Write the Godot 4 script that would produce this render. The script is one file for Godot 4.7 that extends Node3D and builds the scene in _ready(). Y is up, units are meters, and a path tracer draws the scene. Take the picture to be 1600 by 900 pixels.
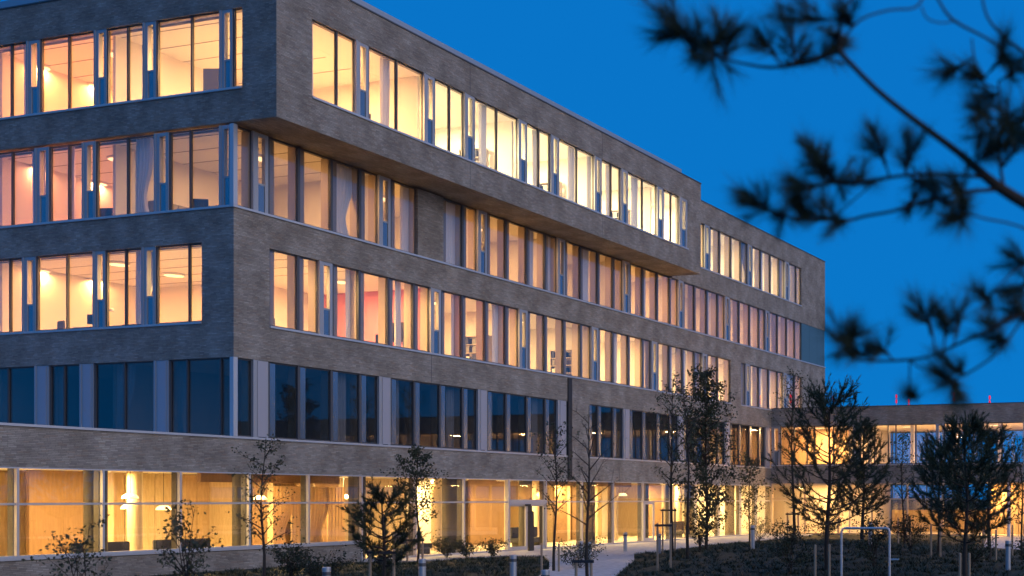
extends Node3D

# ---------------------------------------------------------------- frame of the building: x along the long facade, y up, z out of it
var place := Transform3D(Basis(Vector3(0.29784, 0, -0.95462), Vector3.UP, Vector3(0.95462, 0, 0.29784)), Vector3(-23.027, 0, -38.778))
var rng := RandomNumberGenerator.new()
var taken := {}
var M := {}
var shared := {}
var paved: PackedVector2Array
var clear_of: PackedVector2Array
var paved2: PackedVector2Array


func _ready():
	rng.seed = 7
	setup_camera()
	setup_sky()
	make_materials()
	build_ground()
	build_office()
	build_wing()
	build_rooms()
	build_roof_things()
	build_garden()
	build_near_pine()


func setup_camera():
	var c := Camera3D.new()
	c.name = "camera"
	c.position = Vector3(0, 2.35, 0)
	add_child(c)
	var a := CameraAttributesPhysical.new()
	a.frustum_near = 0.1
	a.frustum_far = 4000.0
	a.frustum_focal_length = 54.0
	a.frustum_focus_distance = 52.0
	a.exposure_aperture = 1.5
	c.attributes = a
	c.projection = Camera3D.PROJECTION_FRUSTUM
	c.near = 0.1
	c.far = 4000.0
	c.size = 0.1 * 900.0 / 1845.8
	c.frustum_offset = Vector2(-661.1, 329.0) / 1845.8 * 0.1
	c.current = true


func setup_sky():
	var sm := ProceduralSkyMaterial.new()
	sm.sky_top_color = Color(0.03, 0.43, 0.77)
	sm.sky_horizon_color = Color(0.04, 0.48, 0.80)
	sm.sky_curve = 0.35
	sm.sky_energy_multiplier = 1.0
	sm.ground_bottom_color = Color(0.05, 0.10, 0.16)
	sm.ground_horizon_color = Color(0.03, 0.30, 0.55)
	sm.ground_curve = 0.05
	var sky := Sky.new()
	sky.sky_material = sm
	var e := Environment.new()
	e.background_mode = Environment.BG_SKY
	e.sky = sky
	e.tonemap_mode = Environment.TONE_MAPPER_LINEAR
	e.tonemap_exposure = 1.0
	e.sdfgi_enabled = true
	e.ssao_enabled = true
	e.ssil_enabled = true
	var w := WorldEnvironment.new()
	w.name = "world"
	w.environment = e
	add_child(w)
	# the last glow of the west, from behind and to the right of the camera: one very wide, weak source
	var s := DirectionalLight3D.new()
	s.name = "afterglow"
	s.light_color = Color(1.0, 0.91, 0.84)
	s.light_energy = 0.45
	s.light_angular_distance = 70.0
	s.shadow_enabled = true
	s.sky_mode = DirectionalLight3D.SKY_MODE_LIGHT_ONLY
	add_child(s)
	s.look_at_from_position(Vector3.ZERO, -Vector3(0.95, 0.36, 0.33), Vector3.UP)


# ---------------------------------------------------------------- small helpers
func numbered(n: String) -> String:
	if not taken.has(n):
		taken[n] = 0
		return n
	taken[n] += 1
	return "%s_%03d" % [n, taken[n]]


func tag(o: Node, label: String, category: String, group := ""):
	o.set_meta("label", label)
	o.set_meta("category", category)
	if group != "":
		o.set_meta("group", group)


func thing(called: String, label: String, category: String, t: Transform3D, group := "") -> Node3D:
	var o := Node3D.new()
	o.name = numbered(called)
	o.transform = t
	add_child(o)
	tag(o, label, category, group)
	return o


func part(called: String, mesh: Mesh, mat: Material, parent: Node, t := Transform3D()) -> MeshInstance3D:
	var o := MeshInstance3D.new()
	o.name = called
	o.mesh = mesh
	o.material_override = mat
	o.transform = t
	parent.add_child(o, true)
	return o


func dup(o: Node3D, t: Transform3D, label: String) -> Node3D:
	var c = o.duplicate()
	c.name = numbered(String(o.name).rstrip("0123456789").rstrip("_"))
	c.transform = t
	add_child(c)
	c.set_meta("label", label)
	return c


func tool_() -> SurfaceTool:
	var st := SurfaceTool.new()
	st.begin(Mesh.PRIMITIVE_TRIANGLES)
	return st


func quad(st: SurfaceTool, a: Vector3, b: Vector3, c: Vector3, d: Vector3):
	var n := (b - a).cross(d - a).normalized()
	for p in [a, c, b, a, d, c]:
		st.set_normal(n)
		st.add_vertex(p)


func bx(st: SurfaceTool, a: Vector3, b: Vector3):
	quad(st, Vector3(a.x, a.y, b.z), Vector3(b.x, a.y, b.z), Vector3(b.x, b.y, b.z), Vector3(a.x, b.y, b.z))
	quad(st, Vector3(b.x, a.y, a.z), Vector3(a.x, a.y, a.z), Vector3(a.x, b.y, a.z), Vector3(b.x, b.y, a.z))
	quad(st, Vector3(a.x, a.y, a.z), Vector3(a.x, a.y, b.z), Vector3(a.x, b.y, b.z), Vector3(a.x, b.y, a.z))
	quad(st, Vector3(b.x, a.y, b.z), Vector3(b.x, a.y, a.z), Vector3(b.x, b.y, a.z), Vector3(b.x, b.y, b.z))
	quad(st, Vector3(a.x, b.y, b.z), Vector3(b.x, b.y, b.z), Vector3(b.x, b.y, a.z), Vector3(a.x, b.y, a.z))
	quad(st, Vector3(a.x, a.y, a.z), Vector3(b.x, a.y, a.z), Vector3(b.x, a.y, b.z), Vector3(a.x, a.y, b.z))


func box(x0: float, x1: float, y0: float, y1: float, z0: float, z1: float) -> ArrayMesh:
	var st := tool_()
	bx(st, Vector3(x0, y0, z0), Vector3(x1, y1, z1))
	return st.commit()


# a box with chamfered long edges, for small things that catch light
func soft_box(st: SurfaceTool, a: Vector3, b: Vector3, r: float):
	bx(st, Vector3(a.x, a.y + r, a.z + r), Vector3(b.x, b.y - r, b.z - r))
	bx(st, Vector3(a.x + r, a.y, a.z + r), Vector3(b.x - r, b.y, b.z - r))
	bx(st, Vector3(a.x + r, a.y + r, a.z), Vector3(b.x - r, b.y - r, b.z))


func tube(st: SurfaceTool, pts: Array, radii: Array, sides := 7):
	var rings := []
	for i in pts.size():
		var p: Vector3 = pts[i]
		var q: Vector3 = pts[mini(i + 1, pts.size() - 1)]
		var o: Vector3 = pts[maxi(i - 1, 0)]
		var d := (q - o).normalized()
		var u := d.cross(Vector3(0.31, 0.2, 0.93)).normalized()
		var v := d.cross(u)
		var ring := []
		for k in sides:
			var t := TAU * k / sides
			ring.append([p + (u * cos(t) + v * sin(t)) * float(radii[i]), u * cos(t) + v * sin(t)])
		rings.append(ring)
	for i in pts.size() - 1:
		for k in sides:
			var l := (k + 1) % sides
			for e in [[i, k], [i + 1, k], [i + 1, l], [i, k], [i + 1, l], [i, l]]:
				st.set_normal(rings[e[0]][e[1]][1])
				st.add_vertex(rings[e[0]][e[1]][0])
	for e in [0, pts.size() - 1]:
		for k in range(1, sides - 1):
			for m in [0, k, k + 1]:
				st.set_normal(((pts[e] as Vector3) - (pts[1 if e == 0 else e - 1] as Vector3)).normalized())
				st.add_vertex(rings[e][m][0])


func lathe(st: SurfaceTool, prof: Array, sides := 20, at := Vector3.ZERO):
	for i in prof.size() - 1:
		var a: Vector2 = prof[i]
		var b: Vector2 = prof[i + 1]
		var nn := Vector2(b.y - a.y, a.x - b.x).normalized()
		for k in sides:
			var t := TAU * k / sides
			var u := TAU * (k + 1) / sides
			var P := func(q: Vector2, w: float) -> Vector3: return at + Vector3(q.x * cos(w), q.y, q.x * sin(w))
			var N := func(w: float) -> Vector3: return Vector3(nn.x * cos(w), nn.y, nn.x * sin(w))
			for e in [[a, t], [b, u], [b, t], [a, t], [a, u], [b, u]]:
				st.set_normal(N.call(e[1]))
				st.add_vertex(P.call(e[0], e[1]))


func mat(c: Color, rough := 0.8, metal := 0.0) -> StandardMaterial3D:
	var m := StandardMaterial3D.new()
	m.albedo_color = c.linear_to_srgb()
	m.roughness = rough
	m.metallic = metal
	return m


func noise_tex(freq: float, lo: Color, hi: Color, seed_: int, size := 256, octaves := 4) -> NoiseTexture2D:
	var n := FastNoiseLite.new()
	n.seed = seed_
	n.frequency = freq
	n.fractal_octaves = octaves
	var t := NoiseTexture2D.new()
	t.noise = n
	t.width = size
	t.height = size
	t.seamless = true
	var g := Gradient.new()
	g.colors = PackedColorArray([lo.linear_to_srgb(), hi.linear_to_srgb()])
	g.offsets = PackedFloat32Array([0.25, 0.75])
	t.color_ramp = g
	return t


# ---------------------------------------------------------------- materials
func make_materials():
	# long thin bricks in a wild running bond: 60 courses to a tile of 2.88 m
	var W := 1024
	var img := Image.create(W, W, false, Image.FORMAT_RGB8)
	var hgt := Image.create(W, W, false, Image.FORMAT_RGB8)
	var mortar := Color(0.20, 0.185, 0.165).linear_to_srgb()
	img.fill(mortar)
	hgt.fill(Color(0.15, 0.15, 0.15))
	var rows := 60
	for r in rows:
		var y0 := int(round(float(r) * W / rows))
		var y1 := int(round(float(r + 1) * W / rows)) - 3
		var x := int(rng.randf() * 80.0)
		var start := x
		while x < start + W - 30:
			var w := int(rng.randf_range(52, 90))
			if start + W - x - w < 50:
				w = start + W - x
			var tone := rng.randf_range(0.88, 1.10)
			var c := Color(0.365, 0.335, 0.29) * tone
			var k := rng.randf()
			if k < 0.18:
				c = Color(0.30, 0.275, 0.245) * tone
			elif k > 0.86:
				c = Color(0.42, 0.39, 0.34) * tone
			elif k > 0.76:
				c = Color(0.36, 0.30, 0.245) * tone
			c = c.linear_to_srgb()
			var hh := rng.randf_range(0.6, 1.0)
			for off in [0, -W]:
				img.fill_rect(Rect2i(x + off, y0, w - 3, y1 - y0), c)
				hgt.fill_rect(Rect2i(x + off, y0, w - 3, y1 - y0), Color(hh, hh, hh))
			x += w
	var b := StandardMaterial3D.new()
	b.albedo_texture = ImageTexture.create_from_image(img)
	b.roughness = 0.9
	b.uv1_triplanar = true
	b.uv1_scale = Vector3.ONE / 2.88
	b.heightmap_enabled = true
	b.heightmap_texture = ImageTexture.create_from_image(hgt)
	b.heightmap_scale = 0.8
	b.detail_enabled = true
	b.detail_blend_mode = BaseMaterial3D.BLEND_MODE_MUL
	b.detail_uv_layer = BaseMaterial3D.DETAIL_UV_2
	b.detail_albedo = noise_tex(0.018, Color(0.72, 0.70, 0.68), Color(1, 1, 1), 3)
	b.uv2_triplanar = true
	b.uv2_scale = Vector3.ONE / 7.0
	M.brick = b

	M.alu = mat(Color(0.55, 0.56, 0.58), 0.4, 0.35)          # bright anodised sills and frames
	M.frame = mat(Color(0.10, 0.10, 0.105), 0.45, 0.3)       # dark window frames
	M.vent = mat(Color(0.40, 0.41, 0.43), 0.45, 0.3)         # ventilation frames
	M.vent_panel = mat(Color(0.42, 0.42, 0.46), 0.5, 0.2)
	M.spandrel = mat(Color(0.30, 0.33, 0.36), 0.22, 0.75)
	M.teal = mat(Color(0.10, 0.17, 0.18), 0.35, 0.2)
	M.dark = mat(Color(0.03, 0.03, 0.032), 0.6)
	M.white = mat(Color(0.80, 0.79, 0.76), 0.85)
	M.wall = mat(Color(0.74, 0.71, 0.66), 0.9)
	M.pink = mat(Color(0.56, 0.20, 0.24), 0.85)
	M.floor = mat(Color(0.50, 0.44, 0.36), 0.5)
	M.wood = mat(Color(0.62, 0.46, 0.27), 0.6)
	M.wood.albedo_texture = noise_tex(0.02, Color(0.86, 0.84, 0.82), Color(1, 1, 1), 12, 256, 5)
	M.wood.uv1_triplanar = true
	M.wood.uv1_scale = Vector3(2.0, 0.25, 2.0)
	M.wood_pale = M.wood.duplicate()
	M.wood_pale.albedo_color = Color(0.66, 0.54, 0.36).linear_to_srgb()
	M.wood_dark = M.wood.duplicate()
	M.wood_dark.albedo_color = Color(0.22, 0.13, 0.065).linear_to_srgb()
	M.lining = mat(Color(0.58, 0.46, 0.30), 0.6)             # window reveals
	M.side = mat(Color(0.30, 0.23, 0.165), 0.7)               # translucent side panels
	M.side.backlight_enabled = true
	M.side.backlight = Color(0.30, 0.22, 0.15)
	M.curtain = mat(Color(0.72, 0.72, 0.74), 0.95)
	M.curtain.backlight_enabled = true
	M.curtain.backlight = Color(0.26, 0.25, 0.24)
	M.gold = mat(Color(0.62, 0.46, 0.27), 0.95)
	M.gold.backlight_enabled = true
	M.gold.backlight = Color(0.5, 0.4, 0.26)
	M.glass = glass_mat(Color(0.10, 0.14, 0.17, 0.03))
	M.clear = glass_mat(Color(0.10, 0.14, 0.17, 0.02))
	M.tinted = glass_mat(Color(0.02, 0.05, 0.09, 0.24))       # sun-control glass of the first storey
	M.concrete = mat(Color(0.58, 0.57, 0.56), 0.85)
	M.concrete.albedo_texture = noise_tex(0.03, Color(0.72, 0.72, 0.72), Color(1, 1, 1), 21, 256, 5)
	M.concrete.uv1_triplanar = true
	M.concrete.uv1_scale = Vector3.ONE * 0.4
	M.column = mat(Color(0.07, 0.066, 0.06), 0.6)
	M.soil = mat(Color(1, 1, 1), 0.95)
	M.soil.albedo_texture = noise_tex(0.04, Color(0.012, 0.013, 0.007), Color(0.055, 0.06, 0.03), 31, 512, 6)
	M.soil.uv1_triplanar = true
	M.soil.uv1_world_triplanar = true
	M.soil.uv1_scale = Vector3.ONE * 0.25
	M.far = mat(Color(1, 1, 1), 0.95)
	M.far.albedo_texture = noise_tex(0.02, Color(0.03, 0.035, 0.02), Color(0.06, 0.065, 0.04), 32)
	M.far.uv1_triplanar = true
	M.far.uv1_world_triplanar = true
	M.far.uv1_scale = Vector3.ONE * 0.05
	M.bark = mat(Color(0.06, 0.048, 0.038), 0.95)
	M.bark.albedo_texture = noise_tex(0.05, Color(0.5, 0.5, 0.5), Color(1, 1, 1), 41)
	M.bark.uv1_triplanar = true
	M.bark.uv1_scale = Vector3(6, 1.5, 6)
	M.needle = foliage(Color(0.035, 0.06, 0.03))
	M.leaf = foliage(Color(0.05, 0.065, 0.03))
	M.leaf2 = foliage(Color(0.035, 0.05, 0.022))
	M.grass = foliage(Color(0.035, 0.05, 0.025))
	M.stake = mat(Color(0.36, 0.27, 0.18), 0.85)
	M.bollard = mat(Color(0.46, 0.48, 0.50), 0.35, 0.5)
	M.steel = mat(Color(0.55, 0.56, 0.57), 0.35, 0.6)
	M.red = mat(Color(0.5, 0.02, 0.05), 0.5)
	M.red.emission_enabled = true
	M.red.emission = Color(1.0, 0.08, 0.25)
	M.red.emission_energy_multiplier = 0.7
	M.lamp = mat(Color(0.9, 0.88, 0.82), 0.6)
	M.lamp.emission_enabled = true
	M.lamp.emission = Color(1.0, 0.86, 0.62)
	M.lamp.emission_energy_multiplier = 1.6
	M.screen = mat(Color(0.015, 0.015, 0.02), 0.15)
	M.cabinet = mat(Color(0.22, 0.21, 0.20), 0.6)
	M.fabric = mat(Color(0.06, 0.065, 0.09), 0.9)
	M.desk = mat(Color(0.42, 0.36, 0.30), 0.55)
	M.metal_roof = mat(Color(0.36, 0.40, 0.44), 0.45, 0.4)


func glass_mat(c: Color) -> StandardMaterial3D:
	var g := StandardMaterial3D.new()
	g.transparency = BaseMaterial3D.TRANSPARENCY_ALPHA
	g.albedo_color = c
	g.roughness = 0.01
	return g


func foliage(c: Color) -> StandardMaterial3D:
	var m := mat(c, 0.65)
	m.vertex_color_use_as_albedo = true
	m.backlight_enabled = true
	m.backlight = Color(0.18, 0.22, 0.12)
	return m


# ---------------------------------------------------------------- ground
func ground_height(x: float, z: float) -> float:
	# planted mound to the right of the entrance path, dying out before the walls
	var h := 0.55 * exp(-(pow((x + 4.5) / 5.5, 2.0) + pow((z + 47.0) / 8.0, 2.0)))
	h += 0.25 * exp(-(pow((x - 1.0) / 5.0, 2.0) + pow((z + 40.0) / 6.0, 2.0)))
	if clear_of.size() > 2:
		var q := place.affine_inverse() * Vector3(x, 0, z)
		if Geometry2D.is_point_in_polygon(Vector2(q.x, q.z), clear_of):
			return minf(h, -0.03)
	return h


func structure(o: Node):
	o.set_meta("kind", "structure")


func build_ground():
	var ring := PackedVector2Array([Vector2(6.0, 0.02), Vector2(41.0, 0.02), Vector2(41.0, 3.0), Vector2(31.7, 4.2), Vector2(23.1, 4.75), Vector2(17.3, 6.1), Vector2(14.2, 6.2), Vector2(9.2, 9.3), Vector2(3.9, 12.1), Vector2(-3.0, 15.9), Vector2(-4.4, 14.3), Vector2(3.2, 9.8), Vector2(8.0, 6.4), Vector2(11.1, 3.9), Vector2(10.3, 2.2), Vector2(6.0, 1.8)])
	clear_of = Geometry2D.offset_polygon(ring, 1.3)[0]
	var st := tool_()
	var xs := []
	var zs := []
	for i in 81:
		xs.append(-40.0 + i * 1.0)
	for i in 91:
		zs.append(-90.0 + i * 1.0)
	xs = [-3000.0, -300.0, -90.0] + xs + [90.0, 300.0, 3000.0]
	zs = [-3500.0, -400.0, -140.0] + zs + [40.0, 300.0]
	for i in xs.size() - 1:
		for j in zs.size() - 1:
			var P := func(a, b) -> Vector3: return Vector3(xs[a], ground_height(xs[a], zs[b]), zs[b])
			quad(st, P.call(i, j + 1), P.call(i + 1, j + 1), P.call(i + 1, j), P.call(i, j))
	var m := st.commit()
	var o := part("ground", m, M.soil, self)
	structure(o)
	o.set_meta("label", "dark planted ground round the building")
	# paved strip before the long facade and the path that leaves it towards the street
	var p := tool_()
	flat(p, ring, 0.03)
	paved = ring
	var pv := part("entrance_path", p.commit(), M.concrete, self, place)
	structure(pv)
	pv.set_meta("label", "pale paved strip and path at the entrance")
	var q := tool_()
	paved2 = PackedVector2Array([Vector2(20.0, 20.0), Vector2(40.9, 14.8), Vector2(40.9, 40.0), Vector2(20.0, 40.0)])
	flat(q, paved2, 0.03)
	var qv := part("side_path", q.commit(), M.concrete, self, place)
	structure(qv)
	qv.set_meta("label", "pale pavement before the low wing")


func flat(st: SurfaceTool, ring: PackedVector2Array, y: float):
	var idx := Geometry2D.triangulate_polygon(ring)
	for i in idx:
		st.set_normal(Vector3.UP)
		st.add_vertex(Vector3(ring[i].x, y, ring[i].y))
	for i in ring.size():
		var a := ring[i]
		var b := ring[(i + 1) % ring.size()]
		quad(st, Vector3(a.x, y, a.y), Vector3(b.x, y, b.y), Vector3(b.x, y - 0.2, b.y), Vector3(a.x, y - 0.2, a.y))


# ---------------------------------------------------------------- the office building
const SILL := [0.0, 4.40, 8.22, 12.0, 15.85]
const TOP := [3.21, 7.0, 10.85, 14.65, 18.45]
const FLOOR := [0.03, 3.95, 7.77, 11.55, 15.40]
const CEIL := [3.28, 7.08, 10.93, 14.74, 18.53]
const OUT := 1.785      # how far the top storey stands out

var office: Node3D


func wall(x0: float, x1: float, y0: float, y1: float, z0: float, z1: float, called := "brick_wall", m: Material = null):
	return part(called, box(x0, x1, y0, y1, z0, z1), m if m else M.brick, office)


# one window: dark frame, glass, and what belongs to that bay; t places its plane (x along, z out)
func pane_window(parent: Node, t: Transform3D, x0: float, x1: float, y0: float, y1: float, proud: float, deep: bool, side := 0.0, glass: Material = null):
	var st := tool_()
	var f := 0.05 if deep else 0.03
	bx(st, Vector3(x0 - f, y0, -0.13), Vector3(x0 + f, y1, minf(proud, 0.0) - 0.045))
	bx(st, Vector3(x1 - 0.055, y0, -0.128), Vector3(x1 - 0.031, y1, -0.08))
	bx(st, Vector3(x0 + f, y0, -0.126), Vector3(x1 - f, y0 + 0.05, -0.082))
	bx(st, Vector3(x0 + f, y1 - 0.05, -0.126), Vector3(x1 - f, y1, -0.084))
	var w := part("window", st.commit(), M.frame, parent, t)
	part("pane", sheet(x0 + f, x1 - f, y0 + 0.05, y1 - 0.05, -0.11), glass if glass else M.glass, w)
	if deep:
		part("reveal", box(x1 - 0.06, x1 + 0.02, y0 - 0.02, y1 + 0.02, -0.48, -0.155), M.lining, w)
	if side > 0.0:
		if glass:
			part("side_panel", box(x0 + f + 0.01, x0 + side - 0.02, y0 + 0.051, y1 - 0.051, -0.09, -0.05), M.spandrel, w)
		else:
			part("side_panel", box(x0 + f + 0.01, x0 + side + 0.04, y0 + 0.02, y1 + 0.02, -0.20, -0.16), M.side, w)
	return w


func sheet(x0: float, x1: float, y0: float, y1: float, z: float) -> ArrayMesh:
	var st := tool_()
	for k in 3:      # triple glazing
		var q := z + (k - 1) * 0.014
		quad(st, Vector3(x0, y0, q), Vector3(x1, y0, q), Vector3(x1, y1, q), Vector3(x0, y1, q))
	return st.commit()


func vent_window(parent: Node, t: Transform3D, x0: float, x1: float, y0: float, y1: float, solid := false):
	var st := tool_()
	var a := x0 + (x1 - x0) * 0.30
	var b := x1 - (x1 - x0) * 0.26
	var ym := y0 + 0.95
	bx(st, Vector3(x0 + 0.036, y0, -0.16), Vector3(a, y1, -0.015))
	bx(st, Vector3(b, y0, -0.16), Vector3(x1 - 0.036, y1, -0.017))
	bx(st, Vector3(a, y1 - 0.12, -0.158), Vector3(b, y1, -0.019))
	bx(st, Vector3(a, ym - 0.04, -0.158), Vector3(b, ym + 0.02, -0.03))
	bx(st, Vector3(x0 - 0.035, y0, -0.19), Vector3(x0 + 0.035, y1, 0.012))
	var w := part("vent_window", st.commit(), M.vent, parent, t)
	part("spandrel", box(a, b, y0, ym - 0.04, -0.15, -0.045), M.spandrel, w)
	part("pane", sheet(a, b, ym + 0.02, y1 - 0.12, -0.10), M.glass, w)
	if solid:
		part("panel", box(a - 0.04, b + 0.04, y0 + 0.03, y1 - 0.03, -0.012, 0.004), M.vent_panel, w)
	return w


# a row of windows between two x; the bays repeat with the period 5.63 (vent, then panes)
func row(parent: Node, t: Transform3D, xa: float, xb: float, phase: float, steps: Array, kinds: String, y0: float, y1: float, proud: float, deep: bool, side: float, glass: Material = null):
	var edges := []
	var k := int(floor((xa - phase) / 5.63)) - 1
	while phase + k * 5.63 < xb:
		for i in steps.size():
			edges.append([phase + k * 5.63 + steps[i], kinds[i]])
		k += 1
	var carry := xa
	for i in edges.size() - 1:
		var a: float = maxf(edges[i][0], carry)
		var b: float = minf(edges[i + 1][0], xb)
		if b <= xa + 0.001 or a >= xb:
			continue
		if edges[i][0] <= xa and a < xa + 0.001 and b - a < 0.42:
			edges[i + 1][0] = xa
			continue
		if xb - b < 0.3:
			b = xb
		carry = b
		if b - a < 0.12:
			continue
		if edges[i][1] == "V" and b - a > 0.4:
			vent_window(parent, t, a, b, y0, y1, glass != null)
		else:
			pane_window(parent, t, a, b, y0, y1, proud, deep, side if b - a > 0.8 else 0.0, glass)


func sills(x0: float, x1: float, y: float, z: float, t := Transform3D()):
	part("window_sill", box(x0, x1, y - 0.07, y, z - 0.2, z + 0.05), M.alu, office, t)


func build_office():
	office = thing("office_building", "long five-storey brick office building with lit window bands and projecting top storey", "building", place)
	var B := -0.35
	var E := 50.18
	var R := -16.0
	# --- long facade, z = 0
	wall(-14.0, 41.0, 3.21, 4.33, B, 0.0)                                   # band over the ground floor, runs on to the left as a low front
	wall(0.0, E, 7.0, 8.15, B, 0.0)
	wall(0.0, E, 10.85, 11.93, B, 0.0)
	wall(28.2, E, 14.65, 15.78, B, 0.0)
	wall(0.35, 28.2, 14.65, 14.72, B, -0.22, "window_head", M.frame)
	wall(18.75, 20.24, 4.33, 7.0, B, 0.0)
	wall(0.0, 1.41, 8.15, 10.85, B, 0.0)
	wall(35.27, 36.65, 8.15, 10.85, B, 0.0)
	wall(46.0, E, 8.15, 10.85, B, 0.0)
	wall(8.45, 9.91, 11.93, 14.65, B, 0.0)
	wall(45.95, E, 15.78, 18.45, B, 0.0)
	wall(28.2, E, 18.45, 19.70, B, 0.0)
	# flat teal panels at the far end of the third row
	for i in 3:
		part("facade_panel", box(46.0 + i * 1.395, 47.38 + i * 1.395, 11.93, 14.65, -0.30, -0.03), M.teal, office)
	for p in [9.2, 27.0, 34.6]:
		part("movement_joint", box(p, p + 0.02, 7.02, 8.13, -0.05, 0.004), M.frame, office)
	for p in [9.3, 18.6]:
		part("movement_joint", box(p, p + 0.02, 14.74, 15.76, OUT - 0.05, OUT + 0.004), M.frame, office)
		part("movement_joint", box(p, p + 0.02, 18.47, 19.69, OUT - 0.05, OUT + 0.004), M.frame, office)
	# dark joint between the two halves of the front
	part("expansion_joint", box(18.41, 18.74, 4.34, 6.995, -0.3, -0.02), M.dark, office)
	part("downpipe", box(18.42, 18.72, 3.25, 8.1, 0.003, 0.06), M.dark, office)
	# --- projecting top storey
	wall(0.0, 28.2, 14.72, 15.78, OUT - 0.35, OUT)
	wall(0.0, 1.44, 15.78, 18.45, OUT - 0.35, OUT)
	wall(26.78, 28.2, 15.78, 18.45, OUT - 0.35, OUT)
	wall(0.0, 28.2, 18.45, 19.70, OUT - 0.35, OUT)
	wall(27.85, 28.2, 14.72, 19.70, B, OUT - 0.352)
	wall(0.35, 27.85, 14.72, 15.0, B, OUT - 0.352, "soffit")
	# --- short facade, x = 0
	wall(0.0, 0.35, 7.0, 8.15, R, B - 0.002)
	wall(0.0, 0.35, 10.85, 11.93, R, B - 0.002)
	wall(0.0, 0.35, 8.15, 10.85, -1.36, B - 0.002)
	wall(0.0, 0.35, 14.72, 15.78, R, OUT - 0.352)
	wall(0.0, 0.35, 18.45, 19.70, R, OUT - 0.352)
	wall(0.0, 0.35, 15.78, 18.45, 0.36, OUT - 0.352)
	# --- back and far end
	wall(-14.0, 41.0, 0.0, 4.3, R - 0.35, R)
	wall(0.0, E, 4.3, 19.70, R - 0.36, R - 0.01)
	wall(E - 0.35, E, 7.0, 19.70, R, B - 0.002)
	wall(-14.0, -13.65, 0.0, 4.3, R, B)
	# --- low front: plinth and terrace roof to the left
	wall(-14.0, 5.52, 0.0, 0.66, B, 0.0)
	part("coping", box(-14.0, 5.52, 0.66, 0.75, -0.37, 0.05), M.alu, office)
	part("coping", box(-14.0, 18.40, 4.33, 4.40, -0.38, 0.05), M.alu, office)
	part("coping", box(20.24, 41.0, 4.33, 4.40, -0.38, 0.05), M.alu, office)
	part("terrace_roof", box(-13.65, 0.0, 3.7, 4.0, R, B), M.concrete, office)
	# --- slabs: ceiling white below, floor above
	for i in range(1, 5):
		var c := 3.30 if i == 1 else float(CEIL[i - 1])
		part("floor_slab", box(0.36, (41.0 if i == 1 else E - 0.36), c + 0.05, FLOOR[i], R, -0.36), M.floor, office)
		part("ceiling", box(0.37, (41.0 if i == 1 else E - 0.37), c, c + 0.045, R, -0.37), M.white, office)
	part("ceiling", box(-13.6, 0.36, 3.30, 3.345, R, -0.37), M.white, office)
	part("floor_slab", box(0.36, 27.84, 15.01, 15.40, -0.355, OUT - 0.36), M.floor, office)
	part("ceiling", box(0.37, 27.83, 18.53, 18.575, -0.36, OUT - 0.37), M.white, office)
	part("ceiling", box(0.37, E - 0.37, 18.53, 18.575, R, -0.37), M.white, office)
	part("roof", box(0.36, E - 0.36, 18.6, 19.0, R, -0.3), M.concrete, office)
	part("roof", box(0.36, 27.84, 18.6, 19.0, -0.295, OUT - 0.36), M.concrete, office)
	part("floor_slab", box(-13.6, 41.0, -0.2, 0.03, R, -0.1), M.floor, office)
	# parapet capping and the set-back metal upstand behind it
	part("capping", box(-0.03, 28.23, 19.70, 19.75, OUT - 0.38, OUT + 0.03), M.frame, office)
	part("capping", box(28.24, E + 0.03, 19.70, 19.75, -0.38, 0.03), M.frame, office)
	part("capping", box(-0.03, 0.38, 19.702, 19.748, R, OUT - 0.385), M.frame, office)
	part("roof_upstand", box(0.75, 27.6, 19.0, 20.42, OUT - 0.95, OUT - 0.85), M.metal_roof, office)
	part("roof_upstand", box(0.72, 0.80, 19.0, 20.42, R + 0.8, OUT - 0.96), M.metal_roof, office)
	part("roof_upstand", box(28.0, E - 0.7, 19.0, 20.05, -0.95, -0.85), M.metal_roof, office)
	# --- window rows
	var deep_steps := [0.0, 0.62, 1.90, 3.36, 4.72]
	var flat_steps := [0.0, 0.60, 1.98, 3.36, 3.95, 4.79]
	var I := Transform3D()
	row(office, I, 0.10, 18.40, 0.79, deep_steps, "VPPPP", SILL[1], TOP[1], 0.06, true, 0.30, M.tinted)
	row(office, I, 20.24, 40.95, 0.79, deep_steps, "VPPPP", SILL[1], TOP[1], 0.06, true, 0.30, M.tinted)
	row(office, I, 1.41, 35.27, 3.57, deep_steps, "VPPPP", SILL[2], TOP[2], 0.06, true, 0.30)
	row(office, I, 36.65, 46.0, 3.57, deep_steps, "VPPPP", SILL[2], TOP[2], 0.06, true, 0.30)
	row(office, I, 0.10, 8.45, 0.79, deep_steps, "VPPPP", SILL[3], TOP[3], 0.06, true, 0.30)
	row(office, I, 9.91, 45.97, 0.79, deep_steps, "VPPPP", SILL[3], TOP[3], 0.06, true, 0.30)
	row(office, I, 28.22, 45.95, 32.0, deep_steps, "VPPPP", SILL[4], TOP[4], 0.06, true, 0.30)
	row(office, Transform3D(Basis(), Vector3(0, 0, OUT)), 1.44, 26.78, 3.40, flat_steps, "VPPVPP", SILL[4], TOP[4], 0.0, false, 0.0)
	# short facade: x runs towards the corner, so positions are minus the distance from it
	var L := Transform3D(Basis(Vector3(0, 0, 1), Vector3.UP, Vector3(-1, 0, 0)), Vector3.ZERO)
	given(L, [-15.9, -14.9, -14.2, -13.0, -11.7, -11.2, -10.19, -9.35, -8.73, -7.42, -6.14, -5.60, -4.70, -3.92, -3.36, -1.86, -0.57, -0.05, 0.36], "PVPPVPPVPPVPPVPPVP", 4, 0.0)
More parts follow.
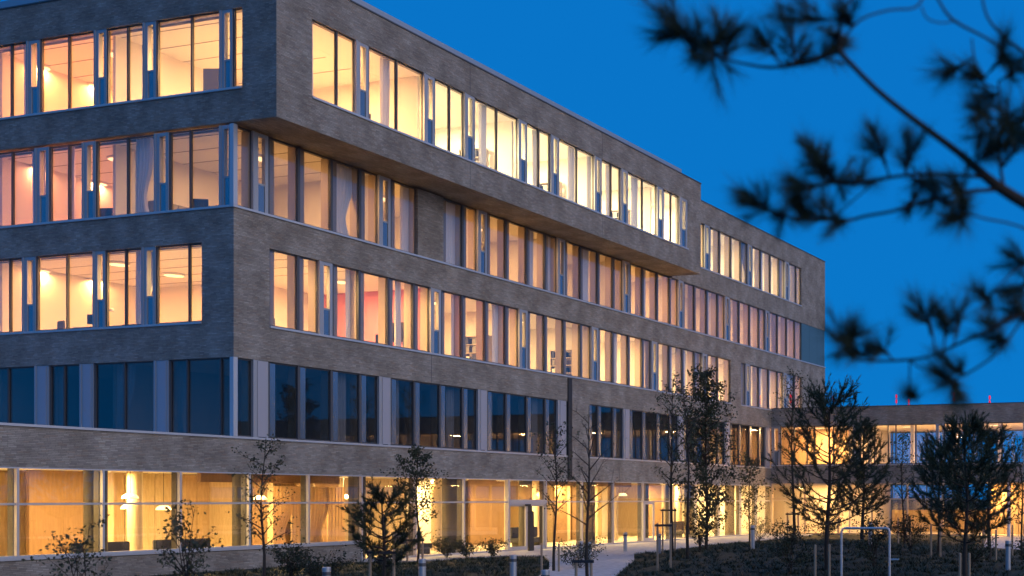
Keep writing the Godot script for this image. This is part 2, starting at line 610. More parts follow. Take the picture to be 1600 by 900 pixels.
	given(L, [-15.9, -14.9, -14.2, -13.0, -11.7, -11.2, -10.15, -8.95, -8.30, -7.42, -6.70, -6.10, -4.70, -3.41, -2.80, -1.92, -0.58, -0.10], "PVPPVPPVPPVPPVPPV", 3, 0.02)
	given(L, [-15.9, -14.9, -14.2, -13.0, -11.7, -11.2, -10.26, -9.55, -8.93, -7.51, -6.20, -5.66, -4.79, -3.97, -3.38, -1.97, -1.36], "PVPPVPPVPPVPPVPP", 2, 0.0)
	given(L, [-15.9, -14.9, -14.2, -13.0, -11.7, -11.2, -10.35, -8.95, -8.30, -7.65, -6.80, -6.20, -4.85, -3.42, -2.80, -2.06, -0.62, -0.10], "PVPPVPPVPPVPPVPPP", 1, 0.02, M.tinted)
	# corner posts where the glass turns the corner
	part("corner_post", box(-0.06, 0.10, SILL[3], TOP[3], -0.10, 0.06), M.alu, office)
	part("corner_post", box(-0.06, 0.10, SILL[1], TOP[1], -0.10, 0.06), M.alu, office)
	# sills
	sills(1.41, 35.27, SILL[2], 0.0)
	sills(36.65, 46.0, SILL[2], 0.0)
	sills(-0.05, E, SILL[3], 0.0)
	sills(28.22, 45.95, SILL[4], 0.0)
	sills(1.44, 26.78, SILL[4], OUT)
	for i in [2, 3, 4]:
		part("window_sill", box(-16.0, (-1.36 if i == 2 else (0.36 if i == 4 else -0.202)), SILL[i] - 0.07, SILL[i], -0.2, 0.05), M.alu, office, L)
	part("window_sill", box(-16.0, -0.38, 4.28, 4.40, -0.2, 0.10), M.alu, office, L)
	# --- ground floor glazing
	var xs := [-13.6, -11.72, -9.27, -6.83, -4.42, -1.93, 0.60, 3.06, 5.52, 8.33, 11.15, 14.02]
	for i in xs.size() - 1:
		lobby_window(xs[i], xs[i + 1], 0.75 if xs[i + 1] <= 5.53 else 0.06)
	entrance_door(14.02, 16.72)
	xs = [16.72, 19.62, 22.35, 25.2, 28.05, 30.9, 33.75, 36.6, 38.8, 40.98]
	for i in xs.size() - 1:
		lobby_window(xs[i], xs[i + 1], 0.06, i == 3)
	wall(5.52, 41.0, -0.1, 0.055, -0.2, 0.012, "threshold", M.alu)
	# lobby: timber back wall in boards, columns
	var x := -13.5
	var tone := 0
	while x < 40.6:
		var w := 0.58
		if int(x / 2.4) != int((x - 0.6) / 2.4):
			tone = rng.randi() % 3
		part("timber_board", box(x, x + w, 0.04, 3.29, -8.3, -8.2 + rng.randf_range(0.0, 0.03)), [M.wood, M.wood_pale, M.wall][tone], office)
		x += 0.6
	for k in [[-8.0, 1.6, -5.6], [-2.0, 2.6, -6.4], [5.0, 1.2, -5.2], [8.2, 2.2, -5.8], [19.0, 2.6, -6.0], [23.4, 1.1, -4.2], [27.0, 2.2, -5.6], [34.0, 1.6, -5.0]]:
		part("partition", box(k[0], k[0] + k[1], 0.04, 3.29, k[2] - 0.14, k[2]), M.wood_dark, office)
		part("partition", box(k[0] + k[1] + 0.002, k[0] + k[1] + 0.3, 0.04, 3.29, -8.15, k[2] - 0.02), M.wood_pale, office)
	part("partition", box(13.2, 16.4, 0.04, 3.29, -4.74, -4.6), M.wall, office)
	part("bulkhead", box(0.9, 7.0, 2.92, 3.285, -2.6, -2.45), M.wood_dark, office)
	part("bulkhead", box(19.8, 28.0, 3.0, 3.285, -2.6, -2.45), M.wood_dark, office)
	for k in 7:
		var st := tool_()
		lathe(st, [Vector2(0.22, 0.03), Vector2(0.22, 3.29)], 20, Vector3(-7.9 + k * 7.1, 0, -3.3))
		part("column", st.commit(), M.wood_pale, office)
	for k in 11:
		var st := tool_()
		lathe(st, [Vector2(0.3, 0.03), Vector2(0.3, 3.29)], 22, Vector3(-9.15 + k * 5.08, 0, -0.75))
		part("column", st.commit(), M.column, office)
	part("partition", box(40.82, 40.98, 0.04, 3.29, -8.1, -0.42), M.wall, office)
	part("partition", box(40.82, 40.98, 3.96, 7.07, -8.1, -0.42), M.wall, office)
	part("partition", box(-13.6, -13.5, 0.04, 3.29, -8.1, -0.42), M.wall, office)
	# rooms behind: partitions and corridor wall
	var parts := {1: [6.7, 12.4, 18.0, 23.7, 29.3, 34.9, 40.4], 2: [9.6, 15.3, 20.9, 26.5, 32.1, 37.8, 43.4], 3: [6.7, 12.4, 18.0, 23.7, 29.3, 34.9, 40.4, 45.9], 4: [7.1, 12.75, 18.35, 24.0, 27.7, 32.3, 37.9, 43.5]}
	for i in range(1, 5):
		var y0 := float(FLOOR[i]) + 0.001
		var y1 := float(CEIL[i]) - 0.001
		var x1 := 41.0 if i == 1 else E - 0.36
		part("corridor_wall", box(6.3, x1, y0, y1, -6.45, -6.3), (M.pink if i == 99 else M.wall), office)
		part("corridor_wall", box(6.3, 6.45, y0, y1, R, -6.452), M.wall, office)
		for p in parts[i]:
			var zf := -0.64 if not (i == 4 and p < 28.0) else OUT - 0.64
			part("partition", box(p, p + 0.12, y0, y1, -6.29, zf), (M.pink if i == 2 and p < 10.0 else M.wall), office)
		part("partition", box(0.7, 6.29, y0, y1, -11.7, -11.58), M.wall, office)
		if i > 1:
			for k in 5:
				part("ceiling_joint", box(0.9 + k * 1.2, 0.93 + k * 1.2, y1 - 0.012, y1 - 0.002, -11.57, -0.7), M.cabinet, office)
			part("curtain_rail", box(0.5, 0.54, y1 - 0.08, y1 - 0.003, -15.0, -0.8), M.cabinet, office)
		if i != 2:
			part("partition", box(0.7, 6.29, y0, y1, -6.2, -6.08), M.wall, office)


func given(t: Transform3D, edges: Array, kinds: String, f: int, proud: float, glass: Material = null):
	for i in kinds.length():
		if kinds[i] == "V":
			vent_window(office, t, edges[i], edges[i + 1], SILL[f], TOP[f], glass != null)
		else:
			pane_window(office, t, edges[i], edges[i + 1], SILL[f], TOP[f], proud, false, 0.0, glass)


func lobby_window(x0: float, x1: float, y0: float, door := false):
	var st := tool_()
	var f := 0.032
	var ym := 2.20
	var y1 := 3.21
	bx(st, Vector3(x0 - f, y0, -0.09), Vector3(x0 + f, y1, 0.03))
	bx(st, Vector3(x0 + f, y0, -0.085), Vector3(x1 - f, y0 + 0.04, 0.01))
	bx(st, Vector3(x0 + f, ym - 0.03, -0.083), Vector3(x1 - f, ym + 0.03, 0.012))
	bx(st, Vector3(x0 + f, y1 - 0.04, -0.081), Vector3(x1 - f, y1, 0.008))
	var w := part("shop_window", st.commit(), M.alu, office)
	part("mullion_fin", box(x0 - 0.055, x0 + 0.03, y0, y1 + 0.02, -0.30, -0.095), M.frame, w)
	part("pane", sheet(x0 + f, x1 - f, y0 + 0.05, ym - 0.035, -0.05), M.glass, w)
	part("pane", sheet(x0 + f, x1 - f, ym + 0.035, y1 - 0.05, -0.05), M.glass, w)
	if door:
		var d := tool_()
		bx(d, Vector3(x0 + 0.05, y0 + 0.05, -0.04), Vector3(x0 + 0.17, ym - 0.04, 0.02))
		bx(d, Vector3(x0 + 0.98, y0 + 0.05, -0.04), Vector3(x0 + 1.10, ym - 0.04, 0.02))
		bx(d, Vector3(x0 + 0.17, ym - 0.16, -0.04), Vector3(x0 + 0.98, ym - 0.04, 0.018))
		bx(d, Vector3(x0 + 0.17, y0 + 0.05, -0.04), Vector3(x0 + 0.98, y0 + 0.17, 0.018))
		bx(d, Vector3(x0 + 0.90, 0.98, 0.02), Vector3(x0 + 0.94, 1.25, 0.07))
		part("side_door", d.commit(), M.alu, w)


func entrance_door(x0: float, x1: float):
	var st := tool_()
	bx(st, Vector3(x0 - 0.04, 0.06, -0.14), Vector3(x0 + 0.07, 3.21, 0.05))
	bx(st, Vector3(x1 - 0.03, 0.06, -0.14), Vector3(x1 + 0.03, 3.21, 0.048))
	bx(st, Vector3(x0 + 0.07, 2.08, -0.14), Vector3(x1 - 0.03, 2.30, 0.06))
	bx(st, Vector3(x0 + 0.07, 3.16, -0.13), Vector3(x1 - 0.03, 3.21, 0.02))
	var d := part("entrance", st.commit(), M.alu, office)
	part("pane", sheet(x0 + 0.07, x1 - 0.03, 2.30, 3.16, -0.05), M.glass, d)
	var xm := (x0 + x1) / 2.0
	for s in [[x0 + 0.08, xm - 0.005], [xm + 0.005, x1 - 0.04]]:
		var l := tool_()
		bx(l, Vector3(s[0], 0.06, -0.09), Vector3(s[0] + 0.07, 2.08, -0.03))
		bx(l, Vector3(s[1] - 0.07, 0.06, -0.09), Vector3(s[1], 2.08, -0.03))
		bx(l, Vector3(s[0] + 0.07, 0.06, -0.09), Vector3(s[1] - 0.07, 0.2, -0.032))
		bx(l, Vector3(s[0] + 0.07, 2.0, -0.09), Vector3(s[1] - 0.07, 2.08, -0.032))
		bx(l, Vector3(s[0] + 0.07, 0.2, -0.062), Vector3(s[1] - 0.07, 0.205, -0.058))
		part("door_leaf", l.commit(), M.alu, d)
	part("door_operator", box(xm - 0.25, xm + 0.1, 2.0, 2.1, 0.062, 0.12), M.dark, d)


# ---------------------------------------------------------------- the low wing: its front is the plane x = 41, running out along z
func build_wing():
	var t := place * Transform3D(Basis(Vector3(0, 0, 1), Vector3.UP, Vector3(-1, 0, 0)), Vector3(41.0, 0, 0))
	var w := thing("low_wing", "two-storey brick wing at right behind the pines, with lit bands of windows", "building", t)
	# in these axes: x out from the long facade, z towards the camera, depth 9
	var D := -9.0
	var X := 58.0
	for z in [[-0.35, 0.0], [D, D + 0.35]]:
		part("brick_wall", box(0.0, X, 7.08, 8.25, z[0], z[1]), M.brick, w)
		part("brick_wall", box(0.0, X, 3.35, 4.48, z[0], z[1]), M.brick, w)
	part("brick_wall", box(X - 0.35, X, 0.0, 8.25, D + 0.351, -0.351), M.brick, w)
	part("capping", box(0.0, X + 0.02, 8.25, 8.30, -0.38, 0.03), M.frame, w)
	part("roof", box(0.0, X - 0.36, 7.3, 7.8, D + 0.36, -0.36), M.concrete, w)
	part("ceiling", box(-8.0, X - 0.36, 7.13, 7.2, D + 0.36, -0.36), M.white, w)
	part("floor_slab", box(-8.0, X - 0.36, 3.45, 4.1, D + 0.36, -0.36), M.floor, w)
	part("ceiling", box(-8.0, X - 0.36, 3.38, 3.44, D + 0.36, -0.36), M.white, w)
	part("floor_slab", box(-8.0, X - 0.36, -0.2, 0.05, D + 0.36, -0.1), M.floor, w)
	part("coping", box(0.0, X, 4.48, 4.55, -0.38, 0.05), M.alu, w)
	row(w, Transform3D(), 0.05, 34.0, 2.55, [0.0, 0.52, 1.86, 3.23, 3.75, 4.70], "PPPVPP", 4.55, 7.08, 0.02, false, 0.0)
	row(w, Transform3D(), 34.0, X - 0.4, 2.55, [0.0, 0.6, 3.3], "VPP", 4.55, 7.08, 0.02, false, 0.0)
	# the far side is glazed as well: the sky shows through
	var back := Transform3D(Basis(), Vector3(0, 0, D + 0.36))
	var x := 0.2
	while x < X - 3.0:
		pane_window(w, back, x, x + 2.6, 4.55, 7.08, 0.0, false, 0.0, M.clear)
		if x < 9.0 or x > 16.0:
			pane_window(w, back, x, x + 2.6, 0.06, 3.35, 0.0, false, 0.0, M.clear)
		x += 2.6
	# ground floor: lit glazing, timber front further out
	x = 0.05
	while x < 13.0:
		wing_glass(w, x, x + 2.35)
		x += 2.35
	var tx := x
	for i in 26:
		part("timber_board", box(tx + i * 0.3, tx + i * 0.3 + 0.285, 0.06, 3.36, -3.4, -3.22 + 0.02 * (i % 3)), M.wood, w)
	tx += 26 * 0.3
	while tx < X - 3.0:
		wing_glass(w, tx, tx + 2.6)
		tx += 2.6
	part("low_wall", box(5.6, 13.9, 0.05, 1.55, D + 0.8, D + 0.95), M.wood, w)
	for p in [16.35, 22.5, 28.7]:
		var st := tool_()
		lathe(st, [Vector2(0.13, 0.0), Vector2(0.13, 3.34)], 16, Vector3(p, 0, 1.0))
		part("round_post", st.commit(), M.alu, w)
	for k in 12:
		var cs := tool_()
		lathe(cs, [Vector2(0.14, 4.1), Vector2(0.14, 7.12)], 14, Vector3(6.6 + k * 2.9, 0, -1.0))
		part("column", cs.commit(), M.white, w)
	# near rooms: cross walls and curtains
	for p in [5.2, 18.6, 31.0, 44.0]:
		part("partition", box(p, p + 0.12, 4.1, 7.12, D + 0.4, -0.7), M.wall, w)
		part("partition", box(p, p + 0.12, 0.05, 3.37, D + 0.4, -0.7), M.wall, w)
	part("end_wall", box(-8.2, -8.0, 0.0, 7.0, D, -0.3), M.wall, w)
	part("corridor_wall", box(-7.98, 5.2, 4.1, 7.12, -4.2, -4.0), M.wood, w)
	part("corridor_wall", box(-7.98, 5.2, 0.05, 3.37, -4.2, -4.0), M.wall, w)
	for k in 6:
		ceiling_lamp(t, Vector3(2.6 + k * 6.0 if k > 0 else 2.4, 7.05, -2.4), Color(1.0, 0.76, 0.48), 62.0, "white ceiling lamp upstairs in the low wing, %s room from the corner" % ORD[k])
		ceiling_lamp(t, Vector3(2.6 + k * 6.0 if k > 0 else 2.4, 3.30, -2.2), Color(1.0, 0.76, 0.44), 44.0, "white ceiling lamp downstairs in the low wing, %s bay from the corner" % ORD[k])


const ORD := ["first", "second", "third", "fourth", "fifth", "sixth", "seventh", "eighth", "ninth", "tenth", "eleventh", "twelfth", "thirteenth", "fourteenth", "fifteenth", "sixteenth", "seventeenth", "eighteenth", "nineteenth", "twentieth", "twenty-first", "twenty-second", "twenty-third", "twenty-fourth", "twenty-fifth", "twenty-sixth", "twenty-seventh", "twenty-eighth", "twenty-ninth", "thirtieth"]


func wing_glass(w: Node, x0: float, x1: float):
	var st := tool_()
	bx(st, Vector3(x0 - 0.05, 0.06, -0.16), Vector3(x0 + 0.05, 3.35, 0.02))
	bx(st, Vector3(x0 + 0.05, 2.28, -0.14), Vector3(x1 - 0.05, 2.36, 0.0))
	bx(st, Vector3(x0 + 0.05, 3.27, -0.14), Vector3(x1 - 0.05, 3.35, 0.0))
	bx(st, Vector3(x0 + 0.05, 0.06, -0.14), Vector3(x1 - 0.05, 0.12, 0.0))
	var o := part("shop_window", st.commit(), M.lining, w)
	part("pane", sheet(x0 + 0.05, x1 - 0.05, 0.12, 2.28, -0.06), M.glass, o)
	part("pane", sheet(x0 + 0.05, x1 - 0.05, 2.36, 3.27, -0.06), M.glass, o)


# ---------------------------------------------------------------- rooms: lamps, curtains, furniture
func ceiling_lamp(t: Transform3D, at: Vector3, c: Color, energy: float, label: String, size := 0.62):
	if not shared.has("lamp_rim"):
		var st := tool_()
		lathe(st, [Vector2(0.33, 0.0), Vector2(0.36, 0.02), Vector2(0.36, 0.07), Vector2(0.0, 0.07)], 20)
		shared.lamp_rim = st.commit()
		var sd := tool_()
		lathe(sd, [Vector2(0.0, 0.004), Vector2(0.33, 0.004)], 20)
		shared.lamp_disc = sd.commit()
	var o := thing("ceiling_lamp", label, "lamp", t * Transform3D(Basis(), at), "round ceiling lamps")
	part("lamp_rim", shared.lamp_rim, M.white, o)
	part("lamp_glass", shared.lamp_disc, M.lamp, o)
	var a := AreaLight3D.new()
	a.name = "lamp_light"
	a.area_size = Vector2(size, size)
	a.area_normalize_energy = true
	a.light_color = c
	a.light_energy = energy
	a.area_range = 60.0
	a.shadow_enabled = true
	a.transform = Transform3D(Basis(Vector3.RIGHT, -PI / 2), Vector3(0, -0.02, 0))
	o.add_child(a, true)


func curtain_mesh(w: float, h: float, seed_: int, tied: bool) -> ArrayMesh:
	var st := tool_()
	var r := RandomNumberGenerator.new()
	r.seed = seed_
	var n := 26
	var m := 8
	var ph := r.randf() * 6.0
	var P := func(i, j) -> Vector3:
		var u := float(i) / n
		var v := float(j) / m
		var pinch := 1.0
		if tied:
			pinch = 1.0 - 0.45 * exp(-pow((v - 0.36) / 0.22, 2.0))
		var x := (u - 0.0) * w * pinch
		return Vector3(x, v * h, 0.045 * sin(u * w * 42.0 + ph + 0.5 * sin(u * 9.0)) * (1.0 + 0.3 * sin(v * 3.0 + ph)))
	for i in n:
		for j in m:
			quad(st, P.call(i, j), P.call(i + 1, j), P.call(i + 1, j + 1), P.call(i, j + 1))
	st.index()
	st.generate_normals()
	return st.commit()


func curtain(t: Transform3D, at: Vector3, w: float, h: float, label: String, tied := false, m: Material = null):
	var key := "curtain_%d_%s" % [int(w * 10.0), tied]
	if not shared.has(key):
		shared[key] = curtain_mesh(w, 1.0, 50 + shared.size(), tied)
	var o := MeshInstance3D.new()
	o.name = numbered("curtain")
	o.mesh = shared[key]
	o.material_override = m if m else M.curtain
	o.transform = t * Transform3D(Basis().scaled(Vector3(1, h, 1)), at)
	add_child(o)
	tag(o, label, "curtain", "curtains behind the windows")


func build_rooms():
	var left := place * Transform3D(Basis(Vector3(0, 0, 1), Vector3.UP, Vector3(-1, 0, 0)), Vector3.ZERO)
	# lamps: [floor, x list for the long side], colours by floor
	var long := {2: [3.0, 7.2, 12.4, 18.1, 23.7, 29.3, 35.0, 40.6, 46.5], 3: [3.4, 9.5, 15.2, 20.8, 26.5, 32.1, 37.6, 43.2, 47.5], 4: [3.4, 9.9, 15.5, 21.2, 26.0, 30.0, 35.1, 40.7, 46.5]}
	var col := {2: Color(1.0, 0.80, 0.50), 3: Color(1.0, 0.74, 0.44), 4: Color(1.0, 0.88, 0.64)}
	var pow_ := {2: 52.0, 3: 26.0, 4: 135.0}
	var names := {2: "second", 3: "third", 4: "top"}
	for f in [2, 3, 4]:
		var i := 0
		for x in long[f]:
			var e: float = pow_[f]
			if f == 4 and x > 28.5:
				e = 52.0
			if f < 4:
				e *= [1.15, 1.1, 0.95, 0.75, 1.2, 0.8, 1.0, 0.7, 1.25][i]
			ceiling_lamp(place, Vector3(x, CEIL[f] - 0.09, -2.6 if f < 4 or x > 28.0 else -1.4), (Color(1.0, 0.76, 0.47) if f == 4 and i == 0 else col[f]), e, "round ceiling lamp in the %s room along the long front, %s storey" % [ORD[i], names[f]])
			i += 1
		for k in 6:
			ceiling_lamp(place, Vector3(2.0 + 2.2 * (k % 2), CEIL[f] - 0.09, -7.6 - (k / 2) * 2.75 - (1.2 if k > 1 else 0.0)), [Color(1.0, 0.68, 0.39), Color(1.0, 0.63, 0.42), Color(1.0, 0.64, 0.34)][f - 2], [23.0, 13.0, 27.0][f - 2], "round ceiling lamp, %s from the corner along the short front, %s storey" % [ORD[k], names[f]], 0.5)
	for k in 11:
		ceiling_lamp(place, Vector3(-12.0 + k * 5.08, 3.20, -3.6), Color(1.0, 0.82, 0.50), 70.0, "round ceiling lamp in the %s bay of the ground floor hall" % ORD[k])
	# curtains, long front: [floor, x, width, tied]
	var n := {2: 0, 3: 0, 4: 0, 1: 0}
	var hung := [[4, 1.55, 0.3, 0], [4, 5.0, 0.4, 0], [4, 7.0, 0.5, 0], [4, 10.4, 0.4, 0], [4, 13.9, 0.5, 0], [4, 16.5, 0.5, 0], [4, 18.0, 0.5, 0], [4, 19.6, 0.4, 0], [4, 21.8, 0.6, 0], [4, 24.6, 0.4, 0], [4, 26.2, 0.5, 0],
		[3, 4.7, 0.8, 1], [3, 8.0, 0.4, 0], [3, 10.1, 1.1, 0], [2, 5.2, 0.5, 0], [2, 7.65, 0.3, 0], [2, 10.9, 0.5, 0], [2, 13.5, 0.5, 0],
		[1, 4.7, 0.5, 0], [1, 7.4, 0.5, 0], [1, 10.6, 0.5, 0], [1, 13.0, 0.5, 0], [1, 16.2, 0.5, 0], [1, 23.0, 0.6, 0], [1, 27.0, 0.6, 0], [1, 31.0, 0.6, 0], [1, 34.5, 0.6, 0], [1, 38.0, 0.6, 0]]
	var rc := RandomNumberGenerator.new()
	rc.seed = 17
	for a in [[2, 3.57, 14.6, 45.0], [3, 0.79, 12.5, 45.0], [4, 32.0, 28.5, 45.0]]:
		for k in range(-5, 9):
			for st in [0.75, 2.05, 3.5, 4.85]:
				var x: float = a[1] + 5.63 * k + st + rc.randf_range(0.0, 0.5)
				if rc.randf() < 0.52 and x > a[2] and x < a[3]:
					hung.append([a[0], x, [0.4, 0.5, 0.6, 0.8][rc.randi() % 4], 1 if rc.randf() < 0.2 else 0])
	hung.sort_custom(func(p, q): return p[0] * 1000 + p[1] < q[0] * 1000 + q[1])
	for c in hung:
		var f: int = c[0]
		var z := -0.42 if not (f == 4 and c[1] < 28.0) else OUT - 0.42
		curtain(place, Vector3(c[1], FLOOR[f] + 0.03, z), c[2], TOP[f] - FLOOR[f], "pale curtain, %s from the near corner, in the %s-storey windows of the long front" % [ORD[n[f]], ["", "first", "second", "third", "top"][f]], c[3] == 1)
		n[f] += 1
	n = {2: 0, 3: 0, 4: 0, 1: 0}
	for c in [[4, -4.4, 0.3, 0], [4, -10.1, 0.6, 0], [3, -4.75, 0.7, 1], [3, -7.9, 0.3, 0], [3, -9.7, 0.7, 0], [3, -0.65, 0.3, 0], [2, -4.75, 0.9, 1], [2, -9.8, 0.5, 0], [1, -2.9, 0.5, 1], [1, -5.6, 0.8, 1], [1, -8.6, 0.5, 0]]:
		var f: int = c[0]
		curtain(left, Vector3(c[1], FLOOR[f] + 0.03, -0.42), c[2], TOP[f] - FLOOR[f], "pale curtain, %s in the %s-storey windows of the short left front" % [ORD[n[f]], ["", "first", "second", "third", "top"][f]], c[3] == 1)
		n[f] += 1
	for k in 4:
		curtain(place, Vector3(3.6 + k * 0.95, 0.05, -2.2 - 0.1 * k), 0.9, 2.75, "golden curtain in the ground floor hall behind the small pine, %s from left" % ORD[k], k % 2 == 0, M.gold)
	# furniture that shows over the sills
	var d := thing("desk", "desk against the second-storey left windows, with a monitor on it", "desk", place * Transform3D(Basis(), Vector3(1.6, FLOOR[2], -8.0)), "desks near the windows")
	var st := tool_()
	bx(st, Vector3(-0.4, 0.70, -0.8), Vector3(0.4, 0.74, 0.8))
	part("desk_top", st.commit(), M.desk, d)
	for s in [[-0.36, -0.76], [0.36, -0.76], [-0.36, 0.76], [0.36, 0.76]]:
		part("leg", box(s[0] - 0.025, s[0] + 0.025, 0.0, 0.70, s[1] - 0.025, s[1] + 0.025), M.steel, d)
	dup(d, place * Transform3D(Basis(), Vector3(1.6, FLOOR[2], -5.6)), "desk behind the second-storey left windows, nearest the corner")
	dup(d, place * Transform3D(Basis(), Vector3(1.5, FLOOR[3], -7.6)), "desk behind the third-storey left windows")
	dup(d, place * Transform3D(Basis(), Vector3(1.5, FLOOR[3], -3.0)), "desk behind the third-storey windows by the glass corner")
	dup(d, place * Transform3D(Basis(), Vector3(1.5, FLOOR[4], -2.4)), "desk behind the top-storey left windows")
	var cab := thing("cabinet", "grey cabinet at the back of the second-storey left room", "cabinet", place * Transform3D(Basis(), Vector3(6.0, FLOOR[2], -8.8)), "cabinets in the left rooms")
	for k in 4:
		var cst := tool_()
		soft_box(cst, Vector3(-0.25, 0.02, -1.6 + k * 0.8), Vector3(0.25, 1.45, -0.82 + k * 0.8), 0.01)
		part("locker", cst.commit(), M.cabinet, cab)
	dup(cab, place * Transform3D(Basis(), Vector3(6.0, FLOOR[2], -13.4)), "grey cabinet at the far back of the second-storey left room")
	dup(cab, place * Transform3D(Basis(), Vector3(6.0, FLOOR[3], -8.6)), "grey cabinet at the back of the third-storey left room")
	dup(cab, place * Transform3D(Basis(Vector3.UP, PI / 2), Vector3(3.4, FLOOR[3], -5.7)), "grey cabinet at the back of the third-storey corner room")
	var bd := thing("pin_board", "grey board leaning behind the top-storey left windows", "board", place * Transform3D(Basis(Vector3.UP, 0.3), Vector3(1.3, FLOOR[4], -2.2)))
	var bst := tool_()
	soft_box(bst, Vector3(-0.03, 0.3, -0.45), Vector3(0.03, 1.75, 0.45), 0.01)
	part("board", bst.commit(), M.cabinet, bd)
	part("foot", box(-0.25, 0.25, 0.0, 0.06, -0.4, -0.34), M.dark, bd)
	part("foot", box(-0.25, 0.25, 0.0, 0.06, 0.34, 0.4), M.dark, bd)
	part("stem", box(-0.02, 0.02, 0.06, 0.3, -0.385, -0.355), M.dark, bd)
	part("stem", box(-0.02, 0.02, 0.06, 0.3, 0.355, 0.385), M.dark, bd)
	var sf := thing("bookshelf", "tall open shelf on the partition of the second top-storey room", "shelf", place * Transform3D(Basis(), Vector3(12.5, FLOOR[4], -0.6)), "tall shelves in the rooms")
	var sst := tool_()
	for k in 6:
		bx(sst, Vector3(-0.17, 0.05 + k * 0.38, -0.6), Vector3(0.17, 0.08 + k * 0.38, 0.6))
	for z in [-0.62, 0.60]:
		bx(sst, Vector3(-0.175, 0.0, z), Vector3(0.175, 2.0, z + 0.02))
	part("rack", sst.commit(), M.desk, sf)
	for k in 16:
		var y := 0.08 + (k % 5) * 0.38
		var z := -0.55 + (k / 5) * 0.33
		part("binder", box(-0.13, 0.13, y + 0.003, y + rng.randf_range(0.22, 0.32), z, z + rng.randf_range(0.12, 0.28)), [M.cabinet, M.fabric, M.gold, M.wall][rng.randi() % 4], sf)
	for w in [[18.1, 4, -0.8, "tall open shelf on the partition of the third top-storey room"], [23.75, 4, -0.6, "tall open shelf on the partition of the fourth top-storey room"], [15.05, 2, -2.4, "tall open shelf in the second room of the second storey"], [12.15, 3, -2.2, "tall open shelf in the second room of the third storey"], [20.65, 2, -1.8, "tall open shelf in the third room of the second storey"]]:
		dup(sf, place * Transform3D(Basis(), Vector3(w[0], FLOOR[w[1]], w[2])), w[3])
	# arm lamps on the second-storey desks
	var al := thing("desk_lamp", "white jointed desk lamp on the second-storey desk behind the left windows", "lamp", place * Transform3D(Basis(), Vector3(1.5, FLOOR[2] + 0.74, -7.6)), "jointed desk lamps")
	var alt := tool_()
	tube(alt, [Vector3(0, 0.0, 0), Vector3(0, 0.02, 0)], [0.09, 0.09], 14)
	tube(alt, [Vector3(0, 0.02, 0), Vector3(0, 0.38, -0.22), Vector3(0, 0.62, 0.28)], [0.012, 0.012, 0.012], 6)
	part("arm", alt.commit(), M.white, al)
	var alh := tool_()
	lathe(alh, [Vector2(0.09, -0.06), Vector2(0.08, 0.02), Vector2(0.03, 0.06), Vector2(0.0, 0.065)], 14, Vector3(0, 0.61, 0.30))
	part("lamp_shade", alh.commit(), M.white, al)
	dup(al, place * Transform3D(Basis(Vector3.UP, 2.4), Vector3(1.5, FLOOR[2] + 0.74, -5.2)), "white jointed desk lamp on the second-storey desk nearest the corner")
	# monitors
	var mo := thing("monitor", "black monitor on the desk by the second-storey left windows", "monitor", place * Transform3D(Basis(Vector3.UP, 0.4), Vector3(1.6, FLOOR[2] + 0.74, -8.2)), "monitors on desks")
	var ms := tool_()
	bx(ms, Vector3(-0.02, 0.14, -0.28), Vector3(0.02, 0.50, 0.28))
	part("screen", ms.commit(), M.screen, mo)
	part("foot", box(-0.09, 0.09, 0.0, 0.015, -0.12, 0.12), M.dark, mo)
	part("stem", box(-0.015, 0.015, 0.015, 0.2, -0.03, 0.03), M.dark, mo)
	dup(mo, place * Transform3D(Basis(Vector3.UP, -0.3), Vector3(1.6, FLOOR[2] + 0.74, -5.5)), "black monitor on the second-storey desk nearest the corner")
	dup(mo, place * Transform3D(Basis(Vector3.UP, 0.2), Vector3(1.5, FLOOR[3] + 0.74, -7.6)), "black monitor on a third-storey desk behind the left windows")
	dup(mo, place * Transform3D(Basis(Vector3.UP, 0.5), Vector3(1.5, FLOOR[3] + 0.74, -3.2)), "black monitor on the third-storey desk by the glass corner")
	dup(mo, place * Transform3D(Basis(Vector3.UP, 0.5), Vector3(1.5, FLOOR[4] + 0.74, -2.6)), "black monitor on the top-storey desk")
	# chairs
	var ch := thing("office_chair", "dark office chair in the pink-walled corner room", "chair", place * Transform3D(Basis(Vector3.UP, 0.6), Vector3(3.0, FLOOR[2], -1.2)), "office chairs")
	var cs := tool_()
	soft_box(cs, Vector3(-0.24, 0.44, -0.24), Vector3(0.24, 0.52, 0.24), 0.02)
	part("seat", cs.commit(), M.fabric, ch)
	var cb := tool_()
	soft_box(cb, Vector3(-0.22, 0.56, -0.27), Vector3(0.22, 1.02, -0.21), 0.02)
	part("backrest", cb.commit(), M.fabric, ch)
	var cp := tool_()
	tube(cp, [Vector3(0, 0.05, 0), Vector3(0, 0.45, 0)], [0.03, 0.03], 8)
	for k in 5:
		var a := TAU * k / 5.0
		tube(cp, [Vector3(0, 0.09, 0), Vector3(cos(a) * 0.3, 0.04, sin(a) * 0.3)], [0.022, 0.016], 6)
	part("base", cp.commit(), M.dark, ch)
	var spots := [[Vector3(4.6, 7.77, -0.9), 2.0, "dark office chair behind the second window of the second storey"], [Vector3(7.6, 7.77, -0.9), -0.5, "dark office chair left of the curtain in the second-storey long front"], [Vector3(9.0, 7.77, -0.8), 1.0, "dark office chair by the second-storey partition"],
		[Vector3(2.4, 11.55, -3.0), 1.6, "dark office chair at the third-storey glass corner"], [Vector3(5.2, 15.40, 1.0), 0.8, "dark office chair behind the top-storey window nearest the corner"], [Vector3(1.5, 7.77, -9.4), 1.4, "dark office chair at the desk behind the second-storey left windows"]]
	for s in spots:
		dup(ch, place * Transform3D(Basis(Vector3.UP, s[1]), s[0]), s[2])
